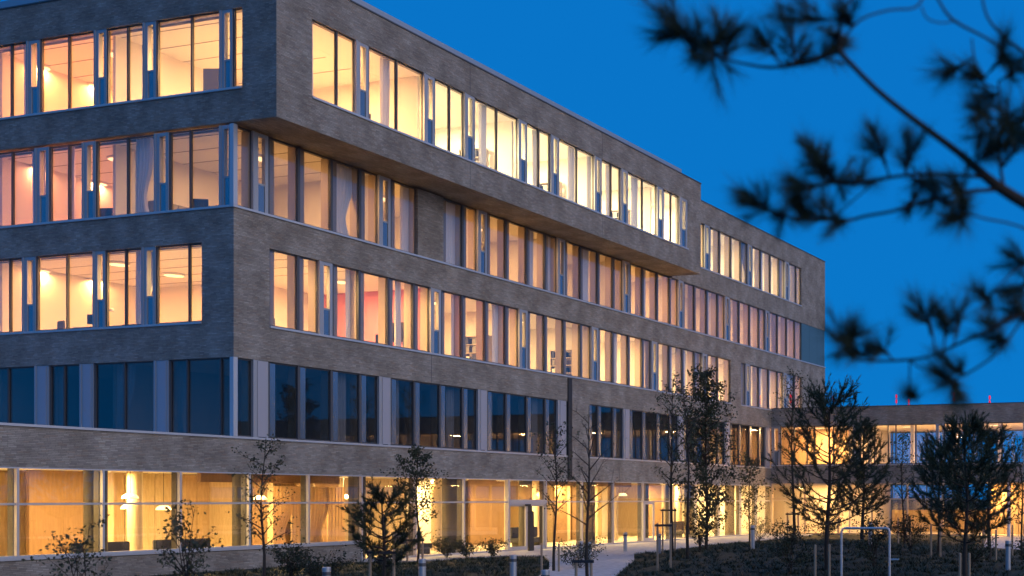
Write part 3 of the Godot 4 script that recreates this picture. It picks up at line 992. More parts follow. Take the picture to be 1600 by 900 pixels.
	# screen on the pink wall
	var tv := thing("wall_screen", "black screen hanging on the pink wall of the second-storey corner room", "screen", place * Transform3D(Basis(), Vector3(9.55, FLOOR[2] + 1.0, -2.2)))
	part("screen", box(-0.06, 0.0, 0.0, 0.8, -0.65, 0.65), M.screen, tv)
	part("bracket", box(0.0, 0.045, 0.25, 0.55, -0.2, 0.2), M.dark, tv)
	# pendant lamps and seats in the hall
	var sh := tool_()
	lathe(sh, [Vector2(0.04, 0.16), Vector2(0.14, 0.15), Vector2(0.22, 0.07), Vector2(0.24, 0.0), Vector2(0.21, 0.0), Vector2(0.0, 0.04)], 20)
	var shm := sh.commit()
	var pl := [[-1.2, 2.35, -3.0], [-0.3, 2.0, -4.2], [1.3, 1.95, -4.6], [4.2, 2.3, -3.4], [8.6, 2.35, -3.8], [20.5, 2.5, -3.0], [28.0, 2.5, -3.0]]
	for i in pl.size():
		var p := thing("pendant_lamp", "white pendant lamp in the ground floor hall, %s from the left" % ORD[i], "lamp", place * Transform3D(Basis(), Vector3(pl[i][0], pl[i][1], pl[i][2])), "pendant lamps in the hall")
		part("lamp_shade", shm, M.lamp, p)
		part("cord", box(-0.006, 0.006, 0.15, 3.26 - pl[i][1], -0.006, 0.006), M.dark, p)
		var ol := OmniLight3D.new()
		ol.name = "pendant_light"
		ol.light_color = Color(1.0, 0.78, 0.5)
		ol.light_energy = 0.5
		ol.light_size = 0.05
		ol.omni_range = 60.0
		ol.omni_attenuation = 2.0
		ol.shadow_enabled = true
		ol.position = Vector3(0, 0.03, 0)
		p.add_child(ol, true)
	var so := [[-2.6, -2.2, 1.9], [0.4, -2.4, 2.1], [10.2, -1.8, 1.6], [18.2, -2.0, 2.0], [33.0, -2.0, 1.6]]
	for i in so.size():
		var b := thing("bench", "low upholstered bench in the ground floor hall, %s from the left" % ORD[i], "bench", place * Transform3D(Basis(), Vector3(so[i][0], 0.03, so[i][1])), "benches in the hall")
		var s2 := tool_()
		soft_box(s2, Vector3(-so[i][2] / 2, 0.22, -0.35), Vector3(so[i][2] / 2, 0.45, 0.35), 0.03)
		part("seat", s2.commit(), M.fabric, b)
		var s3 := tool_()
		soft_box(s3, Vector3(-so[i][2] / 2, 0.45, -0.35), Vector3(so[i][2] / 2, 0.95, -0.22), 0.03)
		part("backrest", s3.commit(), M.fabric, b)
		for k in [-1, 1]:
			part("leg", box(k * so[i][2] * 0.42 - 0.03, k * so[i][2] * 0.42 + 0.03, 0.0, 0.22, -0.3, 0.3), M.dark, b)
	# free-standing sign post before the door
	var sg := thing("info_pillar", "dark information pillar standing before the glass entrance doors", "sign", place * Transform3D(Basis(), Vector3(14.6, 0.03, 0.75)))
	var sgs := tool_()
	soft_box(sgs, Vector3(-0.16, 0.0, -0.06), Vector3(0.16, 1.75, 0.06), 0.012)
	part("pillar", sgs.commit(), M.dark, sg)


# ---------------------------------------------------------------- thin red-lit masts on the roof of the wing
func build_roof_things():
	var L := [[1.0, -0.9, 0.75], [3.6, -2.0, 0.7], [7.7, -3.0, 0.75], [8.5, -3.2, 0.45], [11.7, -3.0, 0.8], [14.0, -3.4, 0.55]]
	for i in L.size():
		var t := place * Transform3D(Basis(), Vector3(41.0 - L[i][1], 7.8, L[i][0]))
		var o := thing("warning_light", "thin mast with red warning light on the wing roof, %s from the left" % ORD[i], "light", t, "red warning lights on the roof")
		var hgt: float = 0.45 + L[i][2]
		part("mast", box(-0.02, 0.02, 0.0, hgt, -0.02, 0.02), M.steel, o)
		for k in 2:
			var st := tool_()
			lathe(st, [Vector2(0.0, 0.0), Vector2(0.06, 0.02), Vector2(0.06, 0.24), Vector2(0.0, 0.28)], 10, Vector3(0, hgt - 0.32 * k, 0))
			part("signal_lamp", st.commit(), M.red, o)


# ---------------------------------------------------------------- plants
class Leaves:
	var v := PackedVector3Array()
	var n := PackedVector3Array()
	var c := PackedColorArray()
	func tri(a: Vector3, b: Vector3, d: Vector3, col: Color):
		var m := (d - a).cross(b - a).normalized()
		v.append(a); v.append(b); v.append(d)
		for i in 3:
			n.append(m)
			c.append(col)
	func mesh() -> ArrayMesh:
		var a := []
		a.resize(Mesh.ARRAY_MAX)
		a[Mesh.ARRAY_VERTEX] = v
		a[Mesh.ARRAY_NORMAL] = n
		a[Mesh.ARRAY_COLOR] = c
		var m := ArrayMesh.new()
		m.add_surface_from_arrays(Mesh.PRIMITIVE_TRIANGLES, a)
		return m


func unit(r: RandomNumberGenerator) -> Vector3:
	var z := r.randf_range(-1, 1)
	var a := r.randf() * TAU
	return Vector3(sqrt(1 - z * z) * cos(a), z, sqrt(1 - z * z) * sin(a))


func needles(L: Leaves, r: RandomNumberGenerator, base: Vector3, axis: Vector3, along: float, length: float, count: int, wide: float, spread := 0.75):
	var u := axis.cross(Vector3(0.3, 0.9, 0.2)).normalized()
	var w := axis.cross(u)
	for i in count:
		var s := r.randf()
		var p := base + axis * along * s
		var a := r.randf() * TAU
		var o := u * cos(a) + w * sin(a)
		var sp := spread * r.randf_range(0.45, 1.25) * (1.15 - 0.55 * s)
		var d := (axis * (1.0 - 0.3 * sp) + o * sp).normalized()
		var side := d.cross(unit(r)).normalized() * wide * 0.5
		var q := p + d * length * r.randf_range(0.75, 1.15) + Vector3(0, -0.04 * length, 0)
		var tone := r.randf_range(0.6, 1.35)
		L.tri(p - side, p + side, q, Color(tone, tone, tone * r.randf_range(0.85, 1.1)))


func leaf(L: Leaves, r: RandomNumberGenerator, p: Vector3, size: float):
	var d := (unit(r) + Vector3(0, -0.25, 0)).normalized()
	var s := d.cross(unit(r)).normalized() * size * 0.32
	var tone := r.randf_range(0.55, 1.4)
	var c := Color(tone * r.randf_range(0.9, 1.15), tone, tone * 0.9)
	var m := p + d * size * 0.5
	var q := p + d * size
	var bend := d.cross(s).normalized() * size * 0.08
	L.tri(p, m + s + bend, q, c)
	L.tri(p, q, m - s + bend, c)


# a young pine: whorls of branches that turn up at their ends, bunches of needles along them
func pine(called: String, label: String, at: Vector3, h: float, w: float, base: float, seed_: int, dense := 1.0):
	var r := RandomNumberGenerator.new()
	r.seed = seed_
	var t := thing(called, label, "tree", Transform3D(Basis(Vector3.UP, r.randf() * TAU), at), "young trees in the beds")
	var st := tool_()
	var L := Leaves.new()
	var lean := Vector3(r.randf_range(-0.12, 0.12), 0, r.randf_range(-0.12, 0.12))
	var trunk := []
	var rad := []
	for i in 9:
		var k := i / 8.0
		trunk.append(Vector3(lean.x * k * k + 0.03 * sin(k * 9.0), k * h * 0.95, lean.z * k * k + 0.03 * cos(k * 7.0)))
		rad.append(lerpf(0.022 * h * 0.5 + 0.025, 0.012, k))
	tube(st, trunk, rad, 8)
	var y := base
	var whorl := 0
	while y < h * 0.93:
		var k := (y - base) / (h - base)
		var reach := w * 0.5 * (0.75 + 0.5 * sin(minf(k * 2.2, 1.0) * PI * 0.6)) * pow(1.0 - k, 0.75) * 1.15
		var nb := int(r.randf_range(3.9, 5.8) * dense)
		for b in nb:
			var a := TAU * b / nb + whorl * 0.9 + r.randf_range(-0.3, 0.3)
			var len_ := reach * r.randf_range(0.6, 1.12) + 0.12
			var up := lerpf(0.05, 0.95, k) + r.randf_range(-0.15, 0.25)
			var o := Vector3(0, y + r.randf_range(-0.12, 0.12), 0) + lean * k * k
			var pts := []
			var rr := []
			for i in 5:
				var s := i / 4.0
				pts.append(o + Vector3(cos(a), 0, sin(a)) * len_ * s * (1.0 - 0.12 * s) + Vector3.UP * len_ * (up * s * 0.45 + 0.42 * s * s))
				rr.append(lerpf(0.02 * (1.0 - k) + 0.010, 0.005, s))
			tube(st, pts, rr, 5)
			for i in range(2, 5):
				var p: Vector3 = pts[i]
				var ax := (p - (pts[i - 1] as Vector3)).normalized()
				var cnt := int((34 if i < 4 else 60) * (0.7 + 0.3 * dense))
				needles(L, r, p - ax * len_ * 0.2, ax, len_ * 0.24, 0.15, cnt, 0.017)
				if i >= 2:
					for q in 4:
						var sd := (ax + unit(r) * 0.9 + Vector3.UP * 0.35).normalized()
						var l2 := r.randf_range(0.10, 0.26) * (0.5 + 0.5 * w)
						tube(st, [p, p + sd * l2], [0.006, 0.004], 4)
						needles(L, r, p + sd * 0.03, sd, l2, 0.14, 30, 0.016)
		y += r.randf_range(0.30, 0.46) * (h / 4.8)
		whorl += 1
	for i in 5:
		var d := (Vector3.UP + unit(r) * (0.28 if i > 0 else 0.03)).normalized()
		needles(L, r, Vector3(lean.x, h * 0.86, lean.z), d, h * 0.15 * (1.0 if i == 0 else 0.75), 0.12, 110, 0.016, 0.5)
	part("trunk", st.commit(), M.bark, t)
	part("crown", L.mesh(), M.needle, t)
	return t


# a young broad-leaved tree
func broadleaf(called: String, label: String, at: Vector3, h: float, w: float, base: float, limbs: int, leaves: int, size: float, seed_: int, column := 0.0, m: Material = null, multi := 1, cat := "tree", grp := "young trees in the beds"):
	var r := RandomNumberGenerator.new()
	r.seed = seed_
	var t := thing(called, label, cat, Transform3D(Basis(Vector3.UP, r.randf() * TAU), at), grp)
	var st := tool_()
	var L := Leaves.new()
	for s in multi:
		var lean := Vector3(r.randf_range(-1, 1), 0, r.randf_range(-1, 1)) * (0.16 if multi == 1 else w * 0.35)
		var hh := h * (1.0 if s == 0 else r.randf_range(0.6, 0.95))
		var trunk := []
		var rad := []
		for i in 10:
			var k := i / 9.0
			trunk.append(lean * k * (0.5 + 0.5 * k) + Vector3(0.04 * sin(k * 8.0 + s), k * hh, 0.04 * cos(k * 6.0 + s)))
			rad.append(lerpf(0.008 * h + 0.012, 0.006, k) / (1.0 if multi == 1 else 1.7))
		tube(st, trunk, rad, 7)
		var nl := int(ceil(float(limbs) / multi))
		for b in nl:
			var k := (b + r.randf()) / nl
			var y := lerpf(base, hh * 0.96, k)
			var shape := lerpf(sin(clampf(0.25 + k * 0.75, 0, 1) * PI) * 0.9 + 0.15, (1.0 - 0.55 * k), column)
			var len_ := w * 0.5 * shape * r.randf_range(0.65, 1.2) + 0.08
			var a := b * 2.4 + r.randf_range(-0.4, 0.4)
			var up := r.randf_range(0.5, 1.2) + column * 0.6
			var kk := y / hh
			var o := lean * kk * (0.5 + 0.5 * kk) + Vector3(0.04 * sin(kk * 8.0 + s), y, 0.04 * cos(kk * 6.0 + s))
			var pts := []
			var rr := []
			for i in 5:
				var q := i / 4.0
				pts.append(o + Vector3(cos(a), 0, sin(a)) * len_ * q + Vector3.UP * len_ * up * q * (1.0 - 0.2 * q) + unit(r) * 0.03 * q)
				rr.append(lerpf(0.004 * h * (1.0 - 0.6 * k) + 0.004, 0.003, q))
			tube(st, pts, rr, 5)
			for tw in 4:
				var p: Vector3 = pts[1 + tw % 4]
				var d := (unit(r) + Vector3.UP * 0.5 + Vector3(cos(a), 0, sin(a)) * 0.5).normalized()
				var l2 := len_ * r.randf_range(0.25, 0.5)
				tube(st, [p, p + d * l2 * 0.6 + unit(r) * 0.02, p + d * l2], [0.004, 0.003, 0.002], 4)
				var per := int(float(leaves) / (limbs * 4.0) + r.randf())
				for i in per:
					leaf(L, r, p + d * l2 * r.randf_range(0.1, 1.1) + unit(r) * (size * 0.9 + len_ * 0.06), size * r.randf_range(0.7, 1.2))
	part("trunk", st.commit(), M.bark, t)
	if leaves > 0:
		part("crown", L.mesh(), m if m else M.leaf, t)
	return t


func shrub(label: String, at: Vector3, h: float, w: float, leaves: int, seed_: int):
	return broadleaf("shrub", label, at, h, w, h * 0.08, 26, leaves, 0.075, seed_, 0.5, M.leaf2, 6, "shrub", "shrubs in the beds")


# a pair of timber stakes with a cross rail that holds a young tree
func stakes(label: String, at: Vector3, h: float, gap: float, turn := 0.0, rail := true):
	var t := thing("tree_stakes", label, "stake", Transform3D(Basis(Vector3.UP, turn), at), "timber stakes beside the young trees")
	for s in [-1, 1]:
		var st := tool_()
		lathe(st, [Vector2(0.036, -0.3), Vector2(0.036, h - 0.02), Vector2(0.026, h), Vector2(0.0, h)], 10, Vector3(s * gap / 2, 0, 0))
		part("post", st.commit(), M.stake, t)
	if rail:
		part("rail", box(-gap / 2 - 0.08, gap / 2 + 0.08, h - 0.12, h - 0.05, 0.037, 0.062), M.dark, t)
	return t


func on(x: float, z: float) -> Vector3:
	return Vector3(x, ground_height(x, z) - 0.02, z)


func build_garden():
	# trees, from the left
	broadleaf("young_tree", "small leafy sapling before the second lit hall window from the left edge", on(-18.03, -25.0), 1.85, 1.1, 0.2, 18, 420, 0.085, 101, 0.6, M.leaf, 3)
	broadleaf("young_tree", "multi-stemmed upright sapling before the hall window with the pendant lamps", on(-15.83, -25.0), 2.3, 1.0, 0.2, 24, 560, 0.085, 102, 0.8, M.leaf, 5)
	broadleaf("young_tree", "thin sparse tree before the building's near corner, its crown over the brick band", on(-17.65, -31.0), 4.0, 1.3, 1.0, 22, 700, 0.075, 103, 0.2)
	pine("pine_tree", "small bushy pine before the golden curtains", on(-14.46, -31.0), 2.55, 1.6, 0.6, 104, 0.62)
	broadleaf("young_tree", "slender leafy tree behind the small bushy pine, left of the entrance", on(-18.83, -43.0), 4.25, 1.5, 1.5, 24, 1500, 0.11, 105, 0.3, M.leaf2)
	broadleaf("young_tree", "thin tree with few leaves before the glass entrance", on(-12.23, -38.0), 4.85, 1.3, 1.7, 22, 560, 0.09, 106, 0.2)
	broadleaf("young_tree", "bare dark tree with spreading twigs right of the entrance", on(-8.39, -28.5), 4.6, 1.6, 1.7, 20, 70, 0.06, 107, 0.2)
	broadleaf("young_tree", "tall thin tree with loose leaves left of the dense columnar tree", on(-11.16, -50.0), 7.5, 1.5, 2.6, 26, 900, 0.10, 108, 0.4)
	broadleaf("young_tree", "thin bare-stemmed tree just before the dense columnar tree", on(-8.76, -42.0), 6.3, 0.9, 3.6, 18, 420, 0.09, 109, 0.4)
	broadleaf("columnar_tree", "dense dark columnar tree before the far half of the long front", on(-9.31, -48.0), 7.3, 2.2, 0.7, 60, 5600, 0.125, 110, 0.55, M.leaf2)
	broadleaf("young_tree", "small upright tree near the far end of the long front", on(-10.09, -64.0), 4.7, 1.7, 1.0, 24, 1100, 0.13, 111, 0.5)
	broadleaf("young_tree", "very tall thin sparse tree left of the large pine", on(-6.59, -55.0), 8.3, 1.7, 3.6, 24, 650, 0.10, 112, 0.4)
	pine("pine_tree", "large full pine standing before the corner of the low wing", on(-3.28, -36.0), 5.55, 3.2, 1.4, 113, 1.25)
	pine("pine_tree", "slimmer pine just right of the large pine", on(-2.76, -45.0), 4.7, 1.9, 1.2, 114)
	broadleaf("young_tree", "thin sparse tree between the two groups of pines", on(-1.33, -50.0), 4.8, 1.4, 1.7, 20, 520, 0.10, 115, 0.3)
	pine("pine_tree", "leftmost pine of the group of three at right", on(0.13, -42.0), 4.1, 2.0, 1.0, 116, 1.1)
	pine("pine_tree", "middle and tallest pine of the group of three at right", on(0.86, -33.0), 4.65, 2.0, 1.1, 117, 1.1)
	pine("pine_tree", "rightmost pine of the group of three at right", on(1.82, -40.0), 4.4, 2.2, 1.0, 118, 1.1)
	broadleaf("young_tree", "leafy tree cut by the right edge of the picture", on(3.34, -45.0), 4.6, 1.5, 1.2, 22, 800, 0.10, 119, 0.3)
	# stakes
	stakes("pair of stakes with a rail at the small bushy pine", on(-14.42, -30.8), 1.05, 0.62)
	stakes("pair of tall stakes with a rail at the slender leafy tree", on(-18.80, -42.7), 0.95, 0.55)
	stakes("pair of stakes without rail at the thin tree before the entrance", on(-12.25, -37.6), 0.98, 0.55, 0.0, false)
	stakes("pair of short stakes with a rail at the bare dark tree", on(-8.42, -28.3), 0.95, 0.36)
	stakes("pair of tall stakes with a rail at the tall thin tree by the columnar tree", on(-11.2, -49.7), 1.85, 0.52)
	stakes("pair of pale stakes with a rail before the dense columnar tree", on(-8.72, -38.0), 1.5, 0.42)
	stakes("pair of stakes with a rail at the very tall sparse tree", on(-6.6, -54.8), 1.55, 0.5)
	stakes("pair of pale stakes at the foot of the large pine", on(-3.2, -33.5), 1.0, 0.40, 0.0, false)
	stakes("pair of stakes at the leftmost pine of the three", on(0.02, -40.0), 1.15, 0.32, 0.2, false)
	stakes("pair of short stakes at the middle pine of the three", on(0.80, -32.0), 0.85, 0.25, 0.0, false)
	stakes("pair of stakes at the rightmost pine of the three", on(1.80, -39.0), 1.05, 0.42, 0.0, false)
	stakes("pair of stakes at the thin tree between the pine groups", on(-1.3, -49.6), 1.2, 0.5, 0.0, false)
	stakes("pair of stakes at the tree by the right edge", on(3.1, -44.0), 1.2, 0.45, 0.0, false)
	# shrubs
	shrub("round dense shrub before the plinth under the near corner", on(-18.0, -33.0), 0.95, 1.0, 900, 201)
	shrub("low shrub beside the pale bollard under the near corner", on(-16.6, -32.0), 0.5, 1.2, 600, 202)
	shrub("dark shrub at the foot of the small bushy pine", on(-15.1, -32.5), 0.9, 0.9, 800, 203)
	shrub("low shrub left of the three before the hall glazing", on(-19.2, -46.5), 0.6, 1.0, 700, 204)
	shrub("middle shrub of the three before the hall glazing", on(-18.2, -46.0), 0.55, 0.8, 500, 205)
	shrub("low shrub right of the three before the hall glazing", on(-17.3, -46.3), 0.65, 0.9, 600, 206)
	shrub("dense tall shrub at the foot of the columnar tree", on(-9.15, -46.0), 1.5, 1.0, 1200, 207)
	shrub("small shrub with arching twigs below the small upright tree", on(-9.3, -62.0), 1.1, 1.4, 450, 208)
	shrub("dark shrub on the mound left of the large pine", on(-4.3, -35.0), 1.5, 1.1, 1200, 209)
	shrub("dark shrub seen through the steel frame", on(-1.9, -36.5), 1.6, 0.9, 1100, 210)
	shrub("round shrub between the steel frame and the three pines", on(-0.9, -43.0), 1.1, 1.3, 1100, 211)
	shrub("low shrub under the three pines", on(1.1, -36.5), 0.7, 1.2, 700, 212)
	shrub("low shrub by the bollard at right", on(2.9, -37.0), 0.6, 1.0, 500, 213)
	shrub("shrub on the crest of the mound behind the large pine", on(-4.6, -49.0), 0.9, 1.6, 900, 214)
	shrub("low shrub in the bed between entrance and path", on(-11.9, -39.5), 0.5, 1.4, 700, 215)
	# bollards
	var bo := thing("bollard", "grey metal bollard before the plinth, left of the small pine", "bollard", Transform3D(Basis(), on(-12.88, -25.0)), "grey bollards along the path")
	var st := tool_()
	lathe(st, [Vector2(0.085, -0.1), Vector2(0.085, 0.90), Vector2(0.075, 0.92), Vector2(0.0, 0.92)], 18)
	part("post", st.commit(), M.bollard, bo)
	var s2 := tool_()
	lathe(s2, [Vector2(0.0865, 0.74), Vector2(0.0865, 0.82)], 18)
	part("band", s2.commit(), M.frame, bo)
	for b in [[-12.33, -28.4, "grey bollard right of the small bushy pine"], [-11.07, -31.0, "grey bollard before the glass entrance doors"], [-7.92, -24.0, "low grey bollard cut by the bottom edge below the entrance"], [-12.29, -41.0, "grey bollard left of the bare tree's trunk"],
			[-11.72, -40.0, "grey bollard where the path meets the entrance bed"], [-13.64, -52.0, "grey bollard on the paving before the hall"], [-11.68, -50.0, "grey bollard left of the tall stakes with rail"], [-6.95, -45.0, "pale bollard on the mound right of the columnar tree"], [2.22, -36.0, "grey bollard at the right edge before the pavement"], [-2.52, -46.0, "pale bollard behind the steel frame"]]:
		dup(bo, Transform3D(Basis(), on(b[0], b[1])), b[2])
	# bent steel frame
	var fr := thing("steel_frame", "bare steel tube frame like a small goal on the mound", "frame", Transform3D(Basis(), on(-1.65, -28.0)))
	var f := tool_()
	var pts := [Vector3(-0.57, -0.2, 0), Vector3(-0.57, 1.58, 0), Vector3(-0.545, 1.64, 0), Vector3(-0.49, 1.66, 0), Vector3(0.49, 1.66, 0), Vector3(0.545, 1.64, 0), Vector3(0.57, 1.58, 0), Vector3(0.57, -0.2, 0)]
	tube(f, pts, [0.03, 0.03, 0.03, 0.03, 0.03, 0.03, 0.03, 0.03], 10)
	part("tube", f.commit(), M.steel, fr)
	var ft := tool_()
	tube(ft, [Vector3(0.57, 0.92, 0), Vector3(0.80, 0.92, 0.0)], [0.02, 0.02], 8)
	part("side_tap", ft.commit(), M.steel, fr)
	# low ground cover in the beds
	var L := Leaves.new()
	var r := RandomNumberGenerator.new()
	r.seed = 301
	for i in 16:
		var a := r.randf() * TAU
		var p := Vector3(cos(a), 0, sin(a)) * r.randf() * 0.12
		var q := p + Vector3(cos(a) * 0.12, r.randf_range(0.04, 0.13), sin(a) * 0.12)
		var s := Vector3(-sin(a), 0, cos(a)) * 0.014
		var tone := r.randf_range(0.6, 1.3)
		L.tri(p - s, p + s, q, Color(tone, tone, tone))
	var mm := MultiMesh.new()
	mm.transform_format = MultiMesh.TRANSFORM_3D
	mm.mesh = L.mesh()
	var spots := []
	var inv := place.affine_inverse()
	while spots.size() < 9000:
		var z := -r.randf_range(22.0, 68.0)
		var x := z * r.randf_range(0.0, 0.8) + r.randf_range(0.0, 6.0)
		var q := inv * Vector3(x, 0, z)
		if q.z < 0.3 or q.x > 40.5:
			continue
		if Geometry2D.is_point_in_polygon(Vector2(q.x, q.z), paved) or Geometry2D.is_point_in_polygon(Vector2(q.x, q.z), paved2):
			continue
		spots.append(Transform3D(Basis(Vector3.UP, r.randf() * TAU).scaled(Vector3.ONE * r.randf_range(0.7, 1.5)), on(x, z)))
	mm.instance_count = spots.size()
	for i in spots.size():
		mm.set_instance_transform(i, spots[i])
	var gi := MultiMeshInstance3D.new()
	gi.name = "ground_cover"
	gi.multimesh = mm
	gi.material_override = M.grass
	add_child(gi)
	tag(gi, "low dark grass and ground cover in the planted beds", "grass")
	gi.set_meta("kind", "stuff")


# ---------------------------------------------------------------- the pine close to the camera, its boughs hanging into the picture
func build_near_pine():
	var r := RandomNumberGenerator.new()
	r.seed = 77
	var t := thing("old_pine", "pine close to the camera whose dark boughs hang in from the right", "tree", Transform3D(Basis(), Vector3(1.75, 0, -6.2)))
	var o := -t.position
	var st := tool_()
	tube(st, [Vector3(0.1, -0.2, 0), Vector3(0.02, 1.2, 0.05), Vector3(0, 2.8, 0), Vector3(-0.06, 4.2, -0.05), Vector3(0.0, 6.0, 0.0), Vector3(0.1, 8.0, 0.1)], [0.17, 0.14, 0.125, 0.11, 0.09, 0.05], 12)
	part("trunk", st.commit(), M.bark, t)
	# boughs: x, y, radius along each, at about six metres from the camera
	var boughs := [
		[1.74, 3.05, 0.056, 1.40, 3.33, 0.053, 0.97, 3.58, 0.049, 0.58, 3.81, 0.042, 0.32, 3.94, 0.036, 0.13, 4.09, 0.024, -0.10, 4.25, 0.020, -0.30, 4.41, 0.018, -0.49, 4.61, 0.016],
		[-0.49, 4.60, 0.011, -0.65, 4.57, 0.010, -0.85, 4.58, 0.010, -1.01, 4.62, 0.008, -1.14, 4.66, 0.008, -1.22, 4.72, 0.007, -1.30, 4.77, 0.005],
		[-0.48, 4.62, 0.013, -0.48, 4.69, 0.011, -0.47, 4.78, 0.010, -0.41, 4.88, 0.008, -0.38, 5.01, 0.007],
		[-0.48, 4.63, 0.008, -0.38, 4.75, 0.007, -0.23, 4.82, 0.007, -0.10, 4.86, 0.007, -0.04, 4.98, 0.007],
		[1.72, 4.0, 0.03, 0.84, 4.39, 0.015, 0.63, 4.56, 0.013, 0.45, 4.69, 0.011, 0.35, 4.77, 0.010, 0.27, 4.87, 0.008, 0.24, 5.00, 0.007],
		[0.84, 4.38, 0.013, 0.45, 4.59, 0.008, 0.35, 4.69, 0.008, 0.27, 4.75, 0.008, 0.09, 4.83, 0.010, 0.01, 4.94, 0.007],
		[0.09, 4.82, 0.005, 0.03, 4.80, 0.005, -0.04, 4.81, 0.005, -0.07, 4.87, 0.005],
		[0.27, 3.98, 0.015, 0.13, 3.98, 0.010, -0.07, 3.98, 0.011, -0.30, 3.97, 0.011, -0.43, 3.96, 0.008, -0.56, 3.99, 0.007],
		[0.35, 3.93, 0.015, 0.13, 3.89, 0.013, 0.0, 3.85, 0.011, -0.20, 3.81, 0.010, -0.36, 3.80, 0.010, -0.46, 3.79, 0.010, -0.72, 3.81, 0.007, -0.88, 3.86, 0.005],
		[-0.29, 3.97, 0.005, -0.38, 3.91, 0.005, -0.44, 3.87, 0.005, -0.52, 3.81, 0.005],
		[0.35, 3.94, 0.013, 0.33, 4.10, 0.011, 0.34, 4.30, 0.010, 0.33, 4.52, 0.007],
		[0.32, 4.48, 0.007, 0.24, 4.51, 0.007, 0.21, 4.59, 0.007, 0.19, 4.74, 0.005],
		[0.97, 3.57, 0.012, 0.71, 3.65, 0.010, 0.42, 3.74, 0.007, 0.26, 3.76, 0.007, 0.13, 3.79, 0.005],
		[1.73, 3.0, 0.03, 0.91, 3.42, 0.020, 0.58, 3.32, 0.015, 0.39, 3.26, 0.013, 0.26, 3.19, 0.010, 0.13, 3.14, 0.010, 0.0, 3.09, 0.008, -0.13, 3.07, 0.010, -0.39, 3.07, 0.008, -0.46, 3.11, 0.007],
		[-0.13, 3.07, 0.007, -0.07, 3.02, 0.005, 0.03, 3.00, 0.005, 0.07, 2.96, 0.005],
		[-0.13, 3.07, 0.007, -0.13, 2.96, 0.005, -0.10, 2.86, 0.004],
		[0.45, 3.27, 0.008, 0.32, 3.09, 0.007, 0.19, 3.00, 0.007, 0.08, 2.95, 0.007],
		[0.91, 3.58, 0.008, 0.71, 3.60, 0.008, 0.45, 3.53, 0.005, 0.35, 3.45, 0.005, 0.28, 3.37, 0.005]]
	var nodes := []
	for b in boughs:
		var pts := []
		var rr := []
		for i in range(0, b.size(), 3):
			var x: float = b[i]
			var p := Vector3(x, b[i + 1], -6.05 + 0.12 * sin(x * 4.0 + float(b[i + 1]) * 2.0) * smoothstep(1.6, 0.6, x))
			pts.append(p + o)
			rr.append(b[i + 2] * 0.95)
		var fine := []
		var fr := []
		for i in pts.size() - 1:
			for k in 3:
				var u := k / 3.0
				var p0: Vector3 = pts[maxi(i - 1, 0)]
				var p3: Vector3 = pts[mini(i + 2, pts.size() - 1)]
				fine.append((pts[i] as Vector3).cubic_interpolate(pts[i + 1], p0, p3, u))
				fr.append(lerpf(rr[i], rr[i + 1], u) * 0.85)
		fine.append(pts[-1])
		fr.append(rr[-1])
		var bs := tool_()
		tube(bs, fine, fr, 8)
		part("bough", bs.commit(), M.bark, t)
		nodes.append_array(fine)
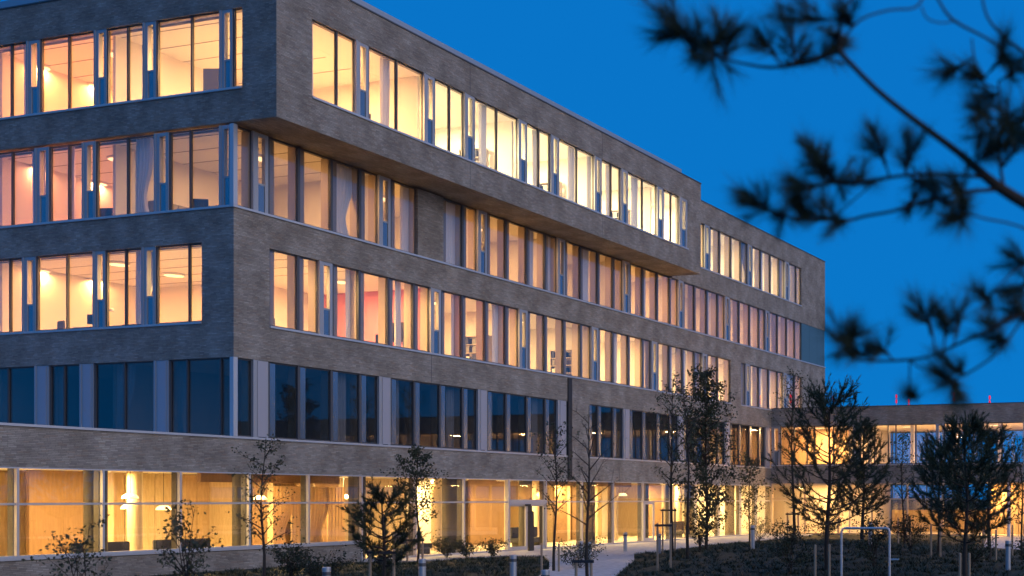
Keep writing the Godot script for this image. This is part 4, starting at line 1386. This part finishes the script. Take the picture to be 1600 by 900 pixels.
	var tufts := [-1.37, 4.87, 0.18, -1.30, 4.77, 0.16, -1.21, 4.70, 0.16, -1.11, 4.78, 0.13, -1.17, 4.66, 0.16, -1.39, 4.82, 0.13, -1.08, 4.75, 0.11, -0.85, 4.65, 0.09, -0.73, 4.74, 0.14, -0.64, 4.74, 0.15, -0.57, 4.67, 0.13, -0.69, 4.65, 0.10, -0.43, 4.74, 0.10, -0.52, 4.75, 0.10,
		-0.62, 4.10, 0.15, -0.56, 4.01, 0.16, -0.48, 4.03, 0.14, -0.69, 3.91, 0.11, -0.59, 3.76, 0.16, -0.52, 3.71, 0.16, -0.67, 3.79, 0.13, -0.95, 3.91, 0.10, -0.88, 3.86, 0.13, -0.81, 3.83, 0.10, -0.63, 4.17, 0.13, -0.28, 4.12, 0.09, -0.38, 4.02, 0.08, -0.12, 4.09, 0.11, -0.07, 4.02, 0.11, -0.10, 3.94, 0.12, 0.0, 3.89, 0.13, 0.13, 3.91, 0.13, 0.13, 3.81, 0.12, 0.14, 3.75, 0.09, 0.06, 3.85, 0.11,
		0.09, 4.59, 0.07, 0.21, 4.54, 0.08, 0.34, 4.54, 0.12, 0.42, 4.52, 0.11, 0.29, 4.43, 0.09, 0.22, 4.31, 0.08, 0.34, 4.19, 0.16, 0.31, 4.10, 0.15, 0.40, 4.07, 0.16, 0.45, 4.23, 0.14, 0.39, 4.28, 0.12,
		-0.45, 3.14, 0.15, -0.43, 3.22, 0.12, -0.38, 3.07, 0.10, -0.26, 3.10, 0.08, -0.04, 3.32, 0.09, 0.06, 3.29, 0.10, 0.13, 3.27, 0.12, 0.26, 3.32, 0.14, 0.32, 3.26, 0.16, 0.42, 3.29, 0.16, 0.35, 3.16, 0.15, 0.44, 3.58, 0.12, 0.46, 3.47, 0.10, 0.05, 2.96, 0.10, 0.10, 3.01, 0.09, -0.10, 2.86, 0.05, 0.11, 2.91, 0.08]
	var L := Leaves.new()
	var tw := tool_()
	for i in range(0, tufts.size(), 3):
		var rad: float = tufts[i + 2]
		var c := Vector3(tufts[i], tufts[i + 1], -6.05 + r.randf_range(-0.22, 0.22)) + o
		var near: Vector3 = nodes[0]
		for p in nodes:
			if (p as Vector3).distance_squared_to(c) < near.distance_squared_to(c):
				near = p
		var d := (c - near)
		if d.length() < 0.04:
			d = (unit(r) + Vector3(-0.6, 0.5, 0)).normalized() * 0.05
		var ax := d.normalized()
		tube(tw, [near, near.lerp(c, 0.5) + unit(r) * 0.008, c + ax * rad * 0.2], [0.006, 0.005, 0.004], 5)
		for k in 6:
			var sd := (ax * 1.0 + unit(r) * (0.2 if k == 0 else 0.8) + Vector3(-0.2, 0.2, 0)).normalized()
			var l2 := rad * r.randf_range(0.7, 1.4)
			var b0 := c - ax * rad * r.randf_range(0.1, 1.0) + unit(r) * 0.012
			tube(tw, [near.lerp(b0, 0.6), b0, b0 + sd * l2], [0.004, 0.004, 0.0025], 5)
			needles(L, r, b0, sd, l2, r.randf_range(0.10, 0.17), int(34 + rad * 330), 0.0032, r.randf_range(0.45, 0.85))
	part("twigs", tw.commit(), M.bark, t)
	part("needles", L.mesh(), M.needle, t)
